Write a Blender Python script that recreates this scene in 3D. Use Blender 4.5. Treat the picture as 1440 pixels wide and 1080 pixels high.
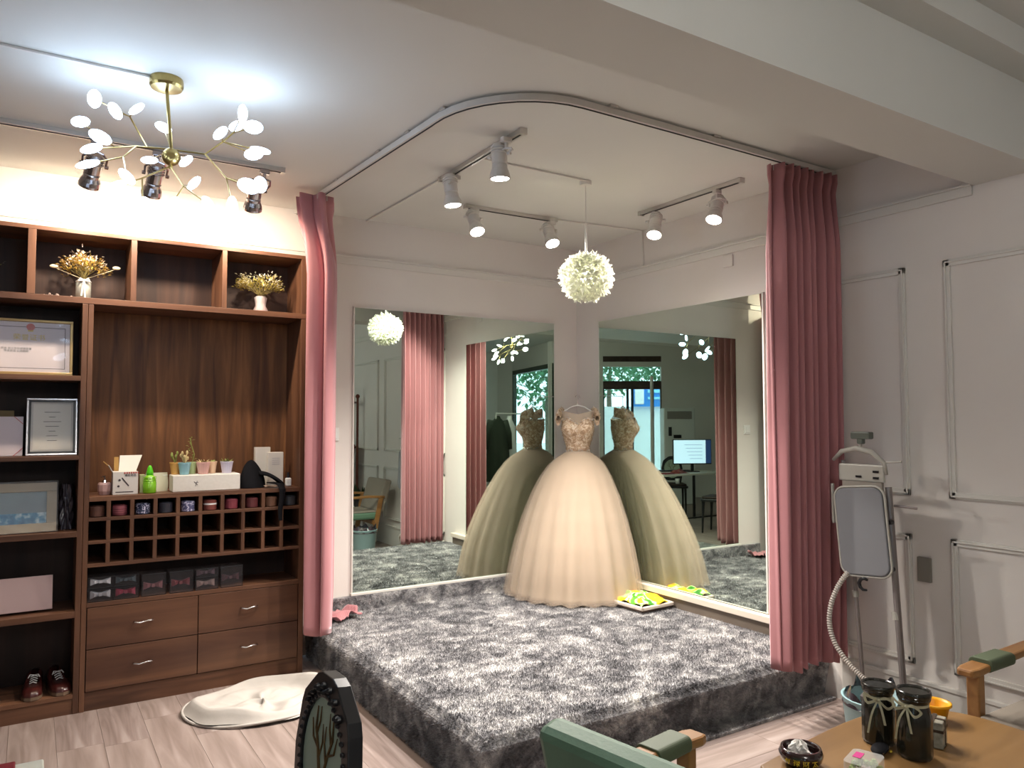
import bpy, math, random
import numpy as np
from mathutils import Vector, Matrix
random.seed(7); rng = np.random.default_rng(7)
for o in list(bpy.data.objects): bpy.data.objects.remove(o)
SC = bpy.context.scene; COL = SC.collection; PI = math.pi
R = math.radians
# ------------------------------------------------------------------ camera
def make_camera():
    yaw, pit, rol = R(32.384), R(2.7535), R(-.0761)
    fw = Vector((math.sin(yaw)*math.cos(pit), math.cos(yaw)*math.cos(pit), math.sin(pit)))
    r = Vector((math.cos(yaw), -math.sin(yaw), 0)); u = r.cross(fw)
    r2 = r*math.cos(rol)+u*math.sin(rol); u2 = -r*math.sin(rol)+u*math.cos(rol)
    c = bpy.data.cameras.new('camera'); c.sensor_width = 36; c.lens = 1065.7/1440*36
    c.clip_start = .05; c.clip_end = 200
    o = bpy.data.objects.new('camera', c); COL.objects.link(o)
    m = Matrix((r2, u2, -fw)).transposed().to_4x4(); m.translation = (-3.715, -4.8781, 1.5)
    o.matrix_world = m; SC.camera = o
make_camera()
SC.view_settings.view_transform = 'Standard'; SC.view_settings.look = 'None'
SC.view_settings.gamma = 1; SC.view_settings.use_curve_mapping = False
SC.view_settings.exposure = .2
w = bpy.data.worlds.new('sky'); SC.world = w; w.use_nodes = True
w.node_tree.nodes['Background'].inputs[0].default_value = (.62, .82, 1, 1)
w.node_tree.nodes['Background'].inputs[1].default_value = 4.5
# ------------------------------------------------------------------ light levels
SPOT_W = 132; SHELF_W = 84; PEND_W = 1.25; LEAF_E = 14.5; LEAF2_E = 68; LENS_E = 30
C_SPOT = (1, .925, .845); C_SHELF = (1, .82, .62)
def spot(name, loc, target, watt, col, ang=95, blend=.9, rad=.035):
    l = bpy.data.lights.new(name, 'SPOT'); l.energy = watt; l.color = col
    l.spot_size = R(ang); l.spot_blend = blend; l.shadow_soft_size = rad
    o = bpy.data.objects.new(name, l); COL.objects.link(o); o.location = loc
    d = Vector(target)-Vector(loc); o.rotation_euler = d.to_track_quat('-Z', 'Y').to_euler()
    return o
def point(name, loc, watt, col, rad=.05):
    l = bpy.data.lights.new(name, 'POINT'); l.energy = watt; l.color = col; l.shadow_soft_size = rad
    o = bpy.data.objects.new(name, l); COL.objects.link(o); o.location = loc; return o
def area(name, loc, target, watt, col, sx, sy):
    l = bpy.data.lights.new(name, 'AREA'); l.energy = watt; l.color = col
    l.shape = 'RECTANGLE'; l.size = sx; l.size_y = sy
    o = bpy.data.objects.new(name, l); COL.objects.link(o); o.location = loc
    o.rotation_euler = (Vector(target)-Vector(loc)).to_track_quat('-Z', 'Y').to_euler(); return o
# track heads: (lens position, aim, track point)
HEADS = [((-1.83, -1.80, 2.665), (-1.72, -1.75, 0)), ((-1.80, -1.26, 2.67), (-1.55, -1.45, 0)),
         ((-1.40, -.83, 2.67), (-1.45, -2.3, 0)), ((-.82, -.82, 2.67), (-1.0, -2.3, 0)),
         ((-.41, -1.35, 2.67), (-1.5, -2.1, 0)), ((-.37, -1.81, 2.67), (-1.6, -2.2, 0))]
TRK = [(-1.829, -1.857), (-1.769, -1.233), (-1.351, -.712), (-.763, -.732), (-.326, -1.277), (-.35, -1.819)]
for k, (p_, t_) in enumerate(HEADS): spot('track_spot_light', Vector(p_)+(Vector(t_)-Vector(p_)).normalized()*.02, t_, SPOT_W, C_SPOT, 125)
SHEADS = [((-3.50, -.62, 2.665), (-3.62, -.05, 1.95)), ((-3.22, -.62, 2.665), (-3.3, -.05, 1.95)), ((-2.71, -.62, 2.665), (-2.65, -.05, 1.95))]
STRK = [(-3.48, -.765), (-3.209, -.765), (-2.685, -.77)]
for p_, t_ in SHEADS: spot('shelf_spot_light', Vector(p_)+(Vector(t_)-Vector(p_)).normalized()*.03, t_, SHELF_W/3, C_SHELF, 168, .45, .03)
# light of the bulb inside the feather pendant
point('pendant_bulb_light', (-1.048, -1.468, 2.32), PEND_W, (1, .96, .86), .03)

# ------------------------------------------------------------------ mesh helpers
class MB:
    def __init__(s): s.v = []; s.f = []
    def add(s, vs, fs):
        n = len(s.v); s.v += [tuple(map(float, q)) for q in vs]; s.f += [tuple(i+n for i in f) for f in fs]; return s
    def box(s, x0, x1, y0, y1, z0, z1, M=None):
        vs = [Vector((x, y, z)) for z in (z0, z1) for y in (y0, y1) for x in (x0, x1)]
        if M: vs = [M @ v for v in vs]
        return s.add(vs, [(0, 2, 3, 1), (4, 5, 7, 6), (0, 1, 5, 4), (2, 6, 7, 3), (0, 4, 6, 2), (1, 3, 7, 5)])
    def cbox(s, c, d, rz=0, rx=0, ry=0):
        M = Matrix.Translation(c) @ Matrix.Rotation(rz, 4, 'Z') @ Matrix.Rotation(ry, 4, 'Y') @ Matrix.Rotation(rx, 4, 'X')
        return s.box(-d[0]/2, d[0]/2, -d[1]/2, d[1]/2, -d[2]/2, d[2]/2, M)
    def bar(s, a, b, w, h=None, up=(0, 0, 1)):
        a = Vector(a); b = Vector(b); h = h or w; z = (b-a); L = z.length; z.normalize()
        x = Vector(up).cross(z)
        if x.length < 1e-3: x = Vector((1, 0, 0))
        x.normalize(); y = z.cross(x); M = Matrix((x, y, z)).transposed().to_4x4(); M.translation = a
        return s.box(-w/2, w/2, -h/2, h/2, 0, L, M)
    def tube(s, pts, r, n=8, cap=True):
        pts = [Vector(p) for p in pts]; rs = r if isinstance(r, (list, tuple)) else [r]*len(pts)
        vs = []; fs = []; x = None
        for i, p in enumerate(pts):
            t = (pts[min(i+1, len(pts)-1)]-pts[max(i-1, 0)]).normalized()
            if x is None:
                x = t.orthogonal().normalized()
            else:
                x = (x-t*x.dot(t)); x = x.normalized() if x.length > 1e-6 else t.orthogonal().normalized()
            y = t.cross(x)
            for k in range(n):
                a = 2*PI*k/n; vs.append(p+(x*math.cos(a)+y*math.sin(a))*rs[i])
        for i in range(len(pts)-1):
            for k in range(n):
                fs.append((i*n+k, i*n+(k+1) % n, (i+1)*n+(k+1) % n, (i+1)*n+k))
        if cap: fs.append(tuple(range(n-1, -1, -1))); fs.append(tuple((len(pts)-1)*n+k for k in range(n)))
        return s.add(vs, fs)
    def lathe(s, prof, n=24, c=(0, 0, 0), M=None, fn=None):
        vs = []; fs = []; M = M or Matrix.Translation(c)
        for i, (r, z) in enumerate(prof):
            for k in range(n):
                a = 2*PI*k/n; rr = r*(fn(a, z) if fn else 1)
                vs.append(M @ Vector((rr*math.cos(a), rr*math.sin(a), z)))
        for i in range(len(prof)-1):
            for k in range(n): fs.append((i*n+k, i*n+(k+1) % n, (i+1)*n+(k+1) % n, (i+1)*n+k))
        if prof[0][0] > 1e-6: fs.append(tuple(range(n-1, -1, -1)))
        if prof[-1][0] > 1e-6: fs.append(tuple((len(prof)-1)*n+k for k in range(n)))
        return s.add(vs, fs)
    def ell(s, c, r, M=None, n=12, m=7):
        if not hasattr(r, '__len__'): r = (r, r, r)
        T = Matrix.Translation(c) @ (M or Matrix.Identity(4))
        vs = [T @ Vector((0, 0, -r[2]))]; fs = []
        for j in range(1, m):
            b = -PI/2+PI*j/m
            for k in range(n):
                a = 2*PI*k/n; vs.append(T @ Vector((r[0]*math.cos(b)*math.cos(a), r[1]*math.cos(b)*math.sin(a), r[2]*math.sin(b))))
        vs.append(T @ Vector((0, 0, r[2]))); e = len(vs)-1
        for k in range(n): fs.append((0, 1+(k+1) % n, 1+k)); fs.append((e, e-n+k, e-n+(k+1) % n))
        for j in range(m-2):
            for k in range(n): a = 1+j*n; fs.append((a+k, a+(k+1) % n, a+n+(k+1) % n, a+n+k))
        return s.add(vs, fs)
    def grid(s, fn, nu, nv, closeu=False):
        vs = [fn(i/(nu if closeu else nu-1), j/(nv-1)) for j in range(nv) for i in range(nu)]
        fs = [(j*nu+i, j*nu+(i+1) % nu, (j+1)*nu+(i+1) % nu, (j+1)*nu+i) for j in range(nv-1) for i in range(nu if closeu else nu-1)]
        return s.add(vs, fs)
    def prism(s, poly, z0, z1, M=None):
        n = len(poly); vs = [Vector((x, y, z)) for z in (z0, z1) for x, y in poly]
        if M: vs = [M @ v for v in vs]
        return s.add(vs, [tuple(range(n-1, -1, -1)), tuple(range(n, 2*n))]+[(i, (i+1) % n, n+(i+1) % n, n+i) for i in range(n)])
    def leaf(s, base, d, L, W, bend=0., nrm=None):
        b = Vector(base); d = Vector(d).normalized(); sd = d.cross(Vector(nrm) if nrm else Vector((0, 0, 1)))
        if sd.length < 1e-3: sd = Vector((1, 0, 0))
        sd.normalize(); up = sd.cross(d)
        q = [b, b+d*L*.45+sd*W/2+up*bend*.5*L, b+d*L*.5+up*(bend*.5+.06)*L, b+d*L*.45-sd*W/2+up*bend*.5*L, b+d*L*.95]
        return s.add(q, [(0, 1, 2), (0, 2, 3), (1, 4, 2), (2, 4, 3)])
OFF = {}
def link(o, parent=None):
    COL.objects.link(o)
    if parent: o.parent = parent
def part(name, mb, m, parent=None, bevel=0, smooth=False, solid=0, sub=0, local=False):
    """links a mesh; world coordinates unless local=True (offset by the thing's base)"""
    off = OFF.get(parent.name, Vector()) if (parent and not local) else Vector()
    me = bpy.data.meshes.new(name); 
    me.from_pydata([(v[0]-off[0], v[1]-off[1], v[2]-off[2]) for v in mb.v], [], mb.f); me.update()
    me.materials.append(m)
    if smooth:
        me.polygons.foreach_set('use_smooth', [True]*len(me.polygons))
    o = bpy.data.objects.new(name, me); link(o, parent)
    if parent: OFF[o.name] = off
    if bevel:
        b = o.modifiers.new('bevel', 'BEVEL'); b.width = bevel; b.segments = 2; b.limit_method = 'ANGLE'; b.angle_limit = R(40)
    if solid:
        b = o.modifiers.new('solid', 'SOLIDIFY'); b.thickness = solid; b.offset = 0
    if sub:
        b = o.modifiers.new('sub', 'SUBSURF'); b.levels = sub; b.render_levels = sub
    return o
def autosmooth(o, ang=40):
    me = o.data; me.polygons.foreach_set('use_smooth', [True]*len(me.polygons))
    try: me.set_sharp_from_angle(angle=R(ang))
    except Exception: pass
    return o
def tag(o, label, cat, group=None):
    o['label'] = label; o['category'] = cat
    if group: o['group'] = group
    return o
def thing(name, label, cat, loc=(0, 0, 0), rz=0, group=None):
    o = bpy.data.objects.new(name, None); o.empty_display_size = .1; link(o)
    o.location = loc; o.rotation_euler = (0, 0, rz); OFF[o.name] = Vector(loc); tag(o, label, cat, group); return o
def struct(name, mb, m, parent=None, **k):
    o = part(name, mb, m, parent, **k); o['kind'] = 'structure'; return o
def copy_tree(o, parent=None):
    c = o.copy(); COL.objects.link(c)
    if parent is not None: c.parent = parent
    for ch in list(o.children): copy_tree(ch, c)
    return c
def single(name, mb, m, label, cat, group=None, base=None, **k):
    """a thing that is one mesh, origin at its base"""
    v = np.array(mb.v); b = Vector(base) if base else Vector((v[:, 0].mean(), v[:, 1].mean(), v[:, 2].min()))
    mb.v = [tuple(q) for q in (v-np.array(b))]
    o = part(name, mb, m, None, local=True, **k); o.location = b; OFF[o.name] = b; return tag(o, label, cat, group)
def text(name, body, size, m, M, parent, extr=.0004, local=False):
    cu = bpy.data.curves.new(name, 'FONT'); cu.body = body; cu.size = size; cu.extrude = extr; cu.align_x = 'CENTER'; cu.align_y = 'CENTER'
    t = bpy.data.objects.new(name+'_src', cu); COL.objects.link(t)
    dg = bpy.context.evaluated_depsgraph_get(); me = bpy.data.meshes.new_from_object(t.evaluated_get(dg))
    bpy.data.objects.remove(t); off = Vector() if local else OFF.get(parent.name, Vector())
    me.transform(Matrix.Translation(-off) @ M); me.materials.clear(); me.materials.append(m); me.name = name
    o = bpy.data.objects.new(name, me); link(o, parent); OFF[o.name] = off; return o
def facing(loc, nrm, roll=0):
    """matrix putting text's +Z along nrm, text upright"""
    z = Vector(nrm).normalized(); x = Vector((0, 0, 1)).cross(z)
    if x.length < 1e-3: x = Vector((1, 0, 0))
    x.normalize(); y = z.cross(x); M = Matrix((x, y, z)).transposed().to_4x4(); M.translation = loc
    return M @ Matrix.Rotation(roll, 4, 'Z')
# ------------------------------------------------------------------ materials
def mat(name, col, rough=.5, metal=0, emis=None, es=0, trans=0, alpha=1, ior=1.45, coat=0, sheen=0, spec=None, sss=0):
    m = bpy.data.materials.new(name); m.use_nodes = True; b = m.node_tree.nodes['Principled BSDF']
    I = b.inputs; I['Base Color'].default_value = (*col, 1); I['Roughness'].default_value = rough; I['Metallic'].default_value = metal
    I['IOR'].default_value = ior; I['Transmission Weight'].default_value = trans; I['Alpha'].default_value = alpha
    if emis: I['Emission Color'].default_value = (*emis, 1); I['Emission Strength'].default_value = es
    if coat: I['Coat Weight'].default_value = coat; I['Coat Roughness'].default_value = .1
    if sheen: I['Sheen Weight'].default_value = sheen; I['Sheen Roughness'].default_value = .4
    if spec is not None: I['Specular IOR Level'].default_value = spec
    return m
def srgb(h):
    h = h.lstrip('#'); c = [int(h[i:i+2], 16)/255 for i in (0, 2, 4)]
    return tuple(((x+.055)/1.055)**2.4 if x > .04045 else x/12.92 for x in c)
def nd(m, t, **k):
    n = m.node_tree.nodes.new(t)
    for a, b in k.items(): setattr(n, a, b)
    return n
def noisy(m, cols, scale=(1, 1, 1), ns=5, detail=4, dist=0, pos=None, bump=0, bscale=None, rough=0.5, kind='noise', coord='Object'):
    """colour from a noise ramp in object space + optional bump"""
    nt = m.node_tree; b = nt.nodes['Principled BSDF']
    tc = nd(m, 'ShaderNodeTexCoord'); mp = nd(m, 'ShaderNodeMapping'); mp.inputs['Scale'].default_value = scale
    nt.links.new(tc.outputs[coord], mp.inputs[0])
    if kind == 'voronoi':
        n = nd(m, 'ShaderNodeTexVoronoi'); n.inputs['Scale'].default_value = ns; out = n.outputs['Distance']
    else:
        n = nd(m, 'ShaderNodeTexNoise'); n.inputs['Scale'].default_value = ns; n.inputs['Detail'].default_value = detail
        n.inputs['Roughness'].default_value = rough; n.inputs['Distortion'].default_value = dist; out = n.outputs['Fac']
    nt.links.new(mp.outputs[0], n.inputs['Vector'])
    r = nd(m, 'ShaderNodeValToRGB'); e = r.color_ramp.elements; pos = pos or [i/(len(cols)-1) for i in range(len(cols))]
    while len(e) < len(cols): e.new(.5)
    for i, c in enumerate(cols): e[i].position = pos[i]; e[i].color = (*c, 1)
    nt.links.new(out, r.inputs[0]); nt.links.new(r.outputs[0], b.inputs['Base Color'])
    if bump:
        n2 = n
        if bscale:
            n2 = nd(m, 'ShaderNodeTexNoise'); n2.inputs['Scale'].default_value = bscale; nt.links.new(mp.outputs[0], n2.inputs['Vector']); out = n2.outputs['Fac']
        bp = nd(m, 'ShaderNodeBump'); bp.inputs['Strength'].default_value = bump; bp.inputs['Distance'].default_value = .01
        nt.links.new(out, bp.inputs['Height']); nt.links.new(bp.outputs[0], b.inputs['Normal'])
    return m
def wood(name, c1, c2, c3, along='X', rough=.45, s=1., coat=0):
    sc = {'X': (.7, 9, 9), 'Y': (9, .7, 9), 'Z': (9, 9, .7)}[along]
    return noisy(mat(name, c1, rough, coat=coat), [c1, c2, c3], sc, 1.6*s, 5, .6, [.3, .5, .72], bump=.05)
W1, W2, W3 = srgb('#432a1e'), srgb('#60402e'), srgb('#78533c')
M_WH = wood('walnut_laminate_horizontal', W1, W2, W3, 'X'); M_WV = wood('walnut_laminate_vertical', W1, W2, W3, 'Z')
M_WBACK = wood('walnut_back_board', srgb('#4a2c1a'), srgb('#6b4527'), srgb('#8a5d38'), 'Z', .6, 1.3)
M_EDGE = wood('walnut_edge_band', srgb('#5f4130'), srgb('#735039'), srgb('#856049'), 'Z', .4)
M_DOAK = wood('drawer_front_walnut', srgb('#4a2e22'), srgb('#5c3d2c'), srgb('#6f4c36'), 'X', .4, .8)
M_WALL = noisy(mat('painted_wall', (.8, .77, .74), .6), [srgb('#dcd6d0'), srgb('#e4dfd9')], (1, 1, 1), 3, 3, bump=.02, bscale=40)
M_CEIL = noisy(mat('painted_ceiling', (.8, .78, .75), .7), [srgb('#d2d2cc'), srgb('#dadad5')], (1, 1, 1), 2, 3)
M_TRIM = mat('white_trim_paint', srgb('#dad7d0'), .4)
M_CREAM = mat('cream_ledge', srgb('#d9cdbf'), .4)
M_BROWNB = noisy(mat('grey_brown_skirting', (.2, .17, .15), .5), [srgb('#6f645a'), srgb('#83776b')], (1, 1, 1), 8, 4)
M_MIRROR = mat('mirror_silver', (.65, .74, .67), .008, 1)
M_WHITE = mat('white_plastic', (.8, .8, .78), .35); M_BLACK = mat('black_lacquer', (.012, .012, .014), .3)
M_CHROME = mat('chrome', (.75, .75, .76), .12, 1); M_BRASS = mat('champagne_brass', srgb('#a8925c'), .28, 1)
M_ALU = mat('brushed_aluminium', (.62, .60, .57), .35, .9); M_DARKM = mat('dark_metal', (.05, .05, .055), .35, .8)
M_GLASS = mat('clear_glass', (.95, .97, .97), .03, trans=1, ior=1.45)
# ------------------------------------------------------------------ room shell
H = 2.875
def wallseg(a, b, z0, z1, t=.12):
    a = Vector((a[0], a[1], 0)); b = Vector((b[0], b[1], 0)); d = (b-a).normalized(); n = Vector((d.y, -d.x, 0))
    mb = MB(); q = [a, b, b+n*t, a+n*t]
    vs = [(p.x, p.y, z) for z in (z0, z1) for p in q]
    return mb.add(vs, [(3, 2, 1, 0), (4, 5, 6, 7), (0, 1, 5, 4), (1, 2, 6, 5), (2, 3, 7, 6), (3, 0, 4, 7)])
wall_back = struct('wall_back', MB().box(-8.2, .12, 0, .12, 0, 3.1), M_WALL)
wall_right = struct('wall_right', MB().box(0, .12, -10.6, 0, 0, 3.1), M_WALL)
struct('wall_left', MB().box(-8.2, -8.08, -5.4, 0, 0, 3.1), M_WALL)
struct('ceiling', MB().box(-8.3, .2, -3.37, .2, H, 3.2).box(-8.3, .2, -3.49, -3.37, 2.94, 3.2).box(-8.3, .2, -10.8, -3.49, 3.05, 3.2), M_CEIL)
struct('floor', MB().box(-8.3, .2, -10.8, .2, -.1, -.012),
       noisy(mat('laminate_subfloor', (.3, .25, .22), .5), [srgb('#8d7a70'), srgb('#a8968b')], (6, .6, 1), 2, 4))
# ceiling beam in front of the platform; the shop's ceiling behind it is higher, with one step
bm_ = MB().box(-8.08, 0, -3.37, -3.075, 2.60, H)
struct('ceiling_beam', bm_, M_CEIL)
# picture-rail mouldings around the walls at 2.6 m and skirting
t1 = MB().box(-8.0, 0, -.014, 0, 2.555, 2.60); t1.box(-8.0, 0, -.022, 0, 2.60, 2.612); struct('trim_1', t1, M_TRIM, bevel=.003)
t2 = MB().box(-.014, 0, -3.07, -.02, 2.555, 2.60); t2.box(-.022, 0, -3.07, -.02, 2.60, 2.612)
t2.box(-.014, 0, -10, -3.375, 2.555, 2.60); t2.box(-.022, 0, -10, -3.375, 2.60, 2.612); struct('trim_2', t2, M_TRIM, bevel=.003)
bb = MB().box(-.018, 0, -10.3, -2.34, 0, .215); bb.box(-.026, 0, -10.3, -2.34, .215, .235); struct('baseboard_right', bb, M_TRIM, bevel=.003)
bl = MB().box(-8.05, -4.75, -.018, 0, 0, .22); struct('baseboard_back', bl, M_TRIM, bevel=.003)
# raised panel mouldings on the right wall
def molding(y0, y1, z0, z1):
    mb = MB(); w = .032
    for (a, b, c, d) in ((y0, y1, z0, z0+w), (y0, y1, z1-w, z1), (y0, y0+w, z0, z1), (y1-w, y1, z0, z1)):
        mb.box(-.012, 0, a, b, c, d)
    for (a, b, c, d) in ((y0+.008, y1-.008, z0+.008, z0+.016), (y0+.008, y1-.008, z1-.016, z1-.008), (y0+.008, y0+.016, z0+.008, z1-.008), (y1-.016, y1-.008, z0+.008, z1-.008)):
        mb.box(-.02, -.010, a, b, c, d)
    return part('panel_molding', mb, M_TRIM, wall_right, bevel=.002)
for (a, b) in ((-2.735, -2.33), (-3.95, -2.925), (-5.2, -4.15), (-6.5, -5.4), (-8, -6.7)):
    molding(a, b, 1.125, 2.27); molding(a, b, .30, .935)
# oblique shop front: wall, display window, door
F0, F1, F2, F3, F4, F5, F6, F7 = (0, -10.3), (-5.38, -10.08), (-5.51, -9.64), (-4.88, -7.2), (-5.03, -7.22), (-5.78, -6.74), (-6.75, -6.13), (-8.1, -5.28)
wf = MB()
for a, b, z0, z1 in ((F1, F0, 0, 3.1), (F2, F1, 0, 3.1), (F5, F4, 0, 3.1), (F7, F6, 0, 3.1), (F6, F5, 2.76, 3.1), (F3, F2, 2.62, 3.1), (F3, F2, 0, .35), (F4, F3, 0, 3.1)):
    q = wallseg(a, b, z0, z1); wf.add(q.v, q.f)
struct('wall_front', wf, M_WALL)
M_WFR = mat('dark_green_window_frame', srgb('#2c3a2e'), .4); M_HEAD = wood('brown_lintel', srgb('#33231c'), srgb('#42302a'), srgb('#4c3a30'), 'X')
M_PANE = mat('window_glass', (.8, .95, .95), .02, alpha=.10)
def lerp2(a, b, t): return (a[0]+(b[0]-a[0])*t, a[1]+(b[1]-a[1])*t)
wfr = MB()
for t0, t1_, z0, z1 in ((0, .025, .35, 2.62), (.975, 1, .35, 2.62), (.025, .975, .35, .42), (.025, .975, 2.53, 2.62)):
    q = wallseg(lerp2(F3, F2, t0), lerp2(F3, F2, t1_), z0, z1, .08); wfr.add(q.v, q.f)
win = struct('window_1', wfr, M_WFR)
q = wallseg(lerp2(F3, F2, .03), lerp2(F3, F2, .97), .42, 2.53, .008); part('pane', q, M_PANE, win)
q = wallseg(lerp2(F3, F2, .0), lerp2(F3, F2, .03), .0, 2.62, -.03); part('frame_post', q, M_TRIM, win)
dr = MB()
for t0, t1_, z0, z1, th in ((0, 1, 2.65, 2.76, .1), (0, 1, 2.11, 2.27, .1)):
    q = wallseg(lerp2(F6, F5, t0), lerp2(F6, F5, t1_), z0, z1, th); dr.add(q.v, q.f)
door = struct('door_1', dr, M_HEAD)
ml = MB()
for t0, t1_ in ((0, .02), (.13, .16), (.48, .52), (.56, .60), (.98, 1)):
    q = wallseg(lerp2(F6, F5, t0), lerp2(F6, F5, t1_), 0, 2.11, .05); ml.add(q.v, q.f)
part('mullion', ml, M_DARKM, door)
q = wallseg(lerp2(F6, F5, .0), lerp2(F6, F5, 1), 2.55, 2.65, .03); part('transom_rail', q, M_TRIM, door)
q = wallseg(lerp2(F6, F5, .02), lerp2(F6, F5, .98), .02, 2.1, .006); part('pane', q, M_PANE, door)
q = wallseg(lerp2(F6, F5, .0), lerp2(F6, F5, 1), 2.27, 2.55, .006); part('pane', q, M_PANE, door)
# street outside
n_out = Vector((-.536, -.844, 0)); r_out = Vector((.844, -.536, 0)); dc = Vector((-6.26, -6.43, 0))
def sb(mb, u0, u1, d0, d1, z0, z1):
    M = Matrix((r_out, n_out, Vector((0, 0, 1)))).transposed().to_4x4(); M.translation = dc; return mb.box(u0, u1, d0, d1, z0, z1, M)
struct('street_pavement', MB().box(-30, 20, -40, 12, -.16, -.11), mat('pale_pavement', (.6, .6, .58), .8))
single('street_wall', sb(MB(), -2.4, 1.3, 5.2, 5.4, -.1, 1.86), mat('white_shutter', (.85, .87, .87), .6), 'white wall across the street, seen through the shop door in the mirror', 'wall')
sg = thing('street_sign', 'blue street sign with white badge, seen through the shop door in the mirror', 'sign', dc+n_out*5.1+r_out*-1.25+Vector((0, 0, 1.86)))
part('sign_board', sb(MB(), -1.75, -.8, 5.05, 5.15, 1.86, 2.46), mat('sign_blue', (.02, .25, .75), .5), sg)
part('badge', sb(MB(), -1.10, -.86, 5.0, 5.05, 1.92, 2.40), mat('sign_white', (.9, .9, .9), .5), sg, bevel=.1)
part('sign_stripe', sb(sb(MB(), -1.65, -1.2, 5.0, 5.05, 2.05, 2.11), -1.65, -1.2, 5.0, 5.05, 2.22, 2.30), mat('sign_cyan', (.3, .75, .9), .5), sg)
M_LEAFO = mat('street_leaves', (.06, .22, .09), .6); M_BARK = mat('bark', (.12, .09, .06), .9)
LEAFME = None
def tree(u, d, h, lab):
    c = dc+r_out*u+n_out*d; t = thing('street_tree', lab, 'tree', (c.x, c.y, -.1), group='street trees')
    mb = MB(); mb.tube([(0, 0, 0), (0.05, 0, h*.5), (0, .05, h*.8)], [.12, .09, .04]); part('trunk', mb, M_BARK, t, local=True)
    mb = MB()
    for i in range(1500):
        a = random.random()*2*PI; b = math.acos(random.uniform(-1, 1)); rr = 1.7*(random.random()**.4)
        p = Vector((rr*math.sin(b)*math.cos(a), rr*math.sin(b)*math.sin(a), h*.78+rr*.8*math.cos(b)))
        mb.leaf(p, (random.uniform(-1, 1), random.uniform(-1, 1), random.uniform(-1, .3)), .28, .14, .2)
    o = part('foliage', mb, M_LEAFO, t, local=True); o['kind'] = 'stuff'
tree(-2.6, 7.5, 4.6, 'green street tree beyond the shop door, behind the white wall'); tree(1.2, 9.0, 4.2, 'green street tree at the left of the shop door view, behind the white wall'); tree(-1.3, 13.5, 5.0, 'green street tree beyond the shop door, behind the blue sign')
tree(4.6, 9.5, 4.4, 'green street tree outside the display window')
# ------------------------------------------------------------------ floor planks
PL1 = noisy(mat('laminate_plank_pale', (.4, .33, .3), .42), [srgb('#7b6b63'), srgb('#96867f'), srgb('#a89993')], (7, .5, 1), 2.2, 6, .8, [.3, .5, .7], bump=.03)
PL2 = noisy(mat('laminate_plank_mid', (.4, .33, .3), .42), [srgb('#72625b'), srgb('#90807a'), srgb('#a1938d')], (8, .45, 1), 2.4, 6, 1.2, [.3, .52, .7], bump=.03)
fl = bpy.data.objects['floor']
def plank_mesh(w, L, m, nm):
    mb = MB().box(.0007, w-.0007, .0007, L-.0007, -.012, 0); me = bpy.data.meshes.new(nm); me.from_pydata(mb.v, [], mb.f); me.materials.append(m); return me
PW, PLN = .19, 1.22
pm = [plank_mesh(PW, PLN, PL1, 'plank'), plank_mesh(PW, PLN, PL2, 'plank')]
def planks(x0, x1, y0, y1, alongx=False):
    i = 0; a = y0 if alongx else x0; a1 = y1 if alongx else x1; b0 = x0 if alongx else y0; b1 = x1 if alongx else y1
    while a < a1-.02:
        b = b0-random.random()*.9-.1
        while b < b1:
            s0 = max(b, b0); s1 = min(b+PLN, b1)
            if s1-s0 > .03:
                o = bpy.data.objects.new('floor_plank', pm[random.random() < .45]); link(o, fl)
                wsc = min(1, (a1-a)/PW)
                if alongx: o.rotation_euler = (0, 0, -PI/2); o.location = (s0, a+PW*wsc, 0)
                else: o.location = (a, s0, 0)
                o.scale = (wsc, (s1-s0)/PLN, 1)
            b += PLN
        a += PW; i += 1
planks(-5.1, -2.24, -5.2, -.0); planks(-2.24, 0, -5.2, -2.2, True)
big = MB()
for (a, b, c, d) in ((-8.08, -5.1, -7.4, 0), (-5.1, 0, -10.3, -5.2), (-5.4, -5.1, -7.4, -5.2)): big.box(a, b, c, d, -.012, -.0005)
part('floor_sheet', big, noisy(mat('laminate_far', (.4, .33, .3), .42), [srgb('#87756c'), srgb('#a2918a')], (6, .5, 1), 2.2, 6, .8), fl)
# ------------------------------------------------------------------ carpeted platform
HP = .24
CARP = noisy(mat('shaggy_carpet', (.1, .1, .1), .85, sheen=.2), [srgb('#3c3b3d'), srgb('#727174'), srgb('#a9a7a7'), srgb('#e6e4e0')], (1, 1.25, 1), 6, 9, .4, [.33, .46, .56, .70], rough=.78)
def plat_pt(u, v): pass
pb = MB(); e_ = .035
q0 = -.002
pb.add([(-2.19, -2.22, 0), (q0, -2.22, 0), (q0, q0, 0), (-2.19, q0, 0), (-2.2, -2.26, HP-e_), (q0, -2.26, HP-e_), (q0, q0, HP-e_), (-2.2, q0, HP-e_),
        (-2.165, -2.225, HP), (q0, -2.225, HP), (q0, q0, HP), (-2.165, q0, HP)],
       [(3, 2, 1, 0), (0, 1, 5, 4), (1, 2, 6, 5), (2, 3, 7, 6), (3, 0, 4, 7), (4, 5, 9, 8), (5, 6, 10, 9), (6, 7, 11, 10), (7, 4, 8, 11), (8, 9, 10, 11)])
pb.box(-1.25, -.03, -2.31, -2.20, 0, .014)
platform = thing('carpeted_platform', 'low raised platform wrapped in mottled charcoal and grey shaggy carpet', 'platform', (-1.1, -1.1, 0))
part('carpet_base', pb, CARP, platform)
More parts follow.
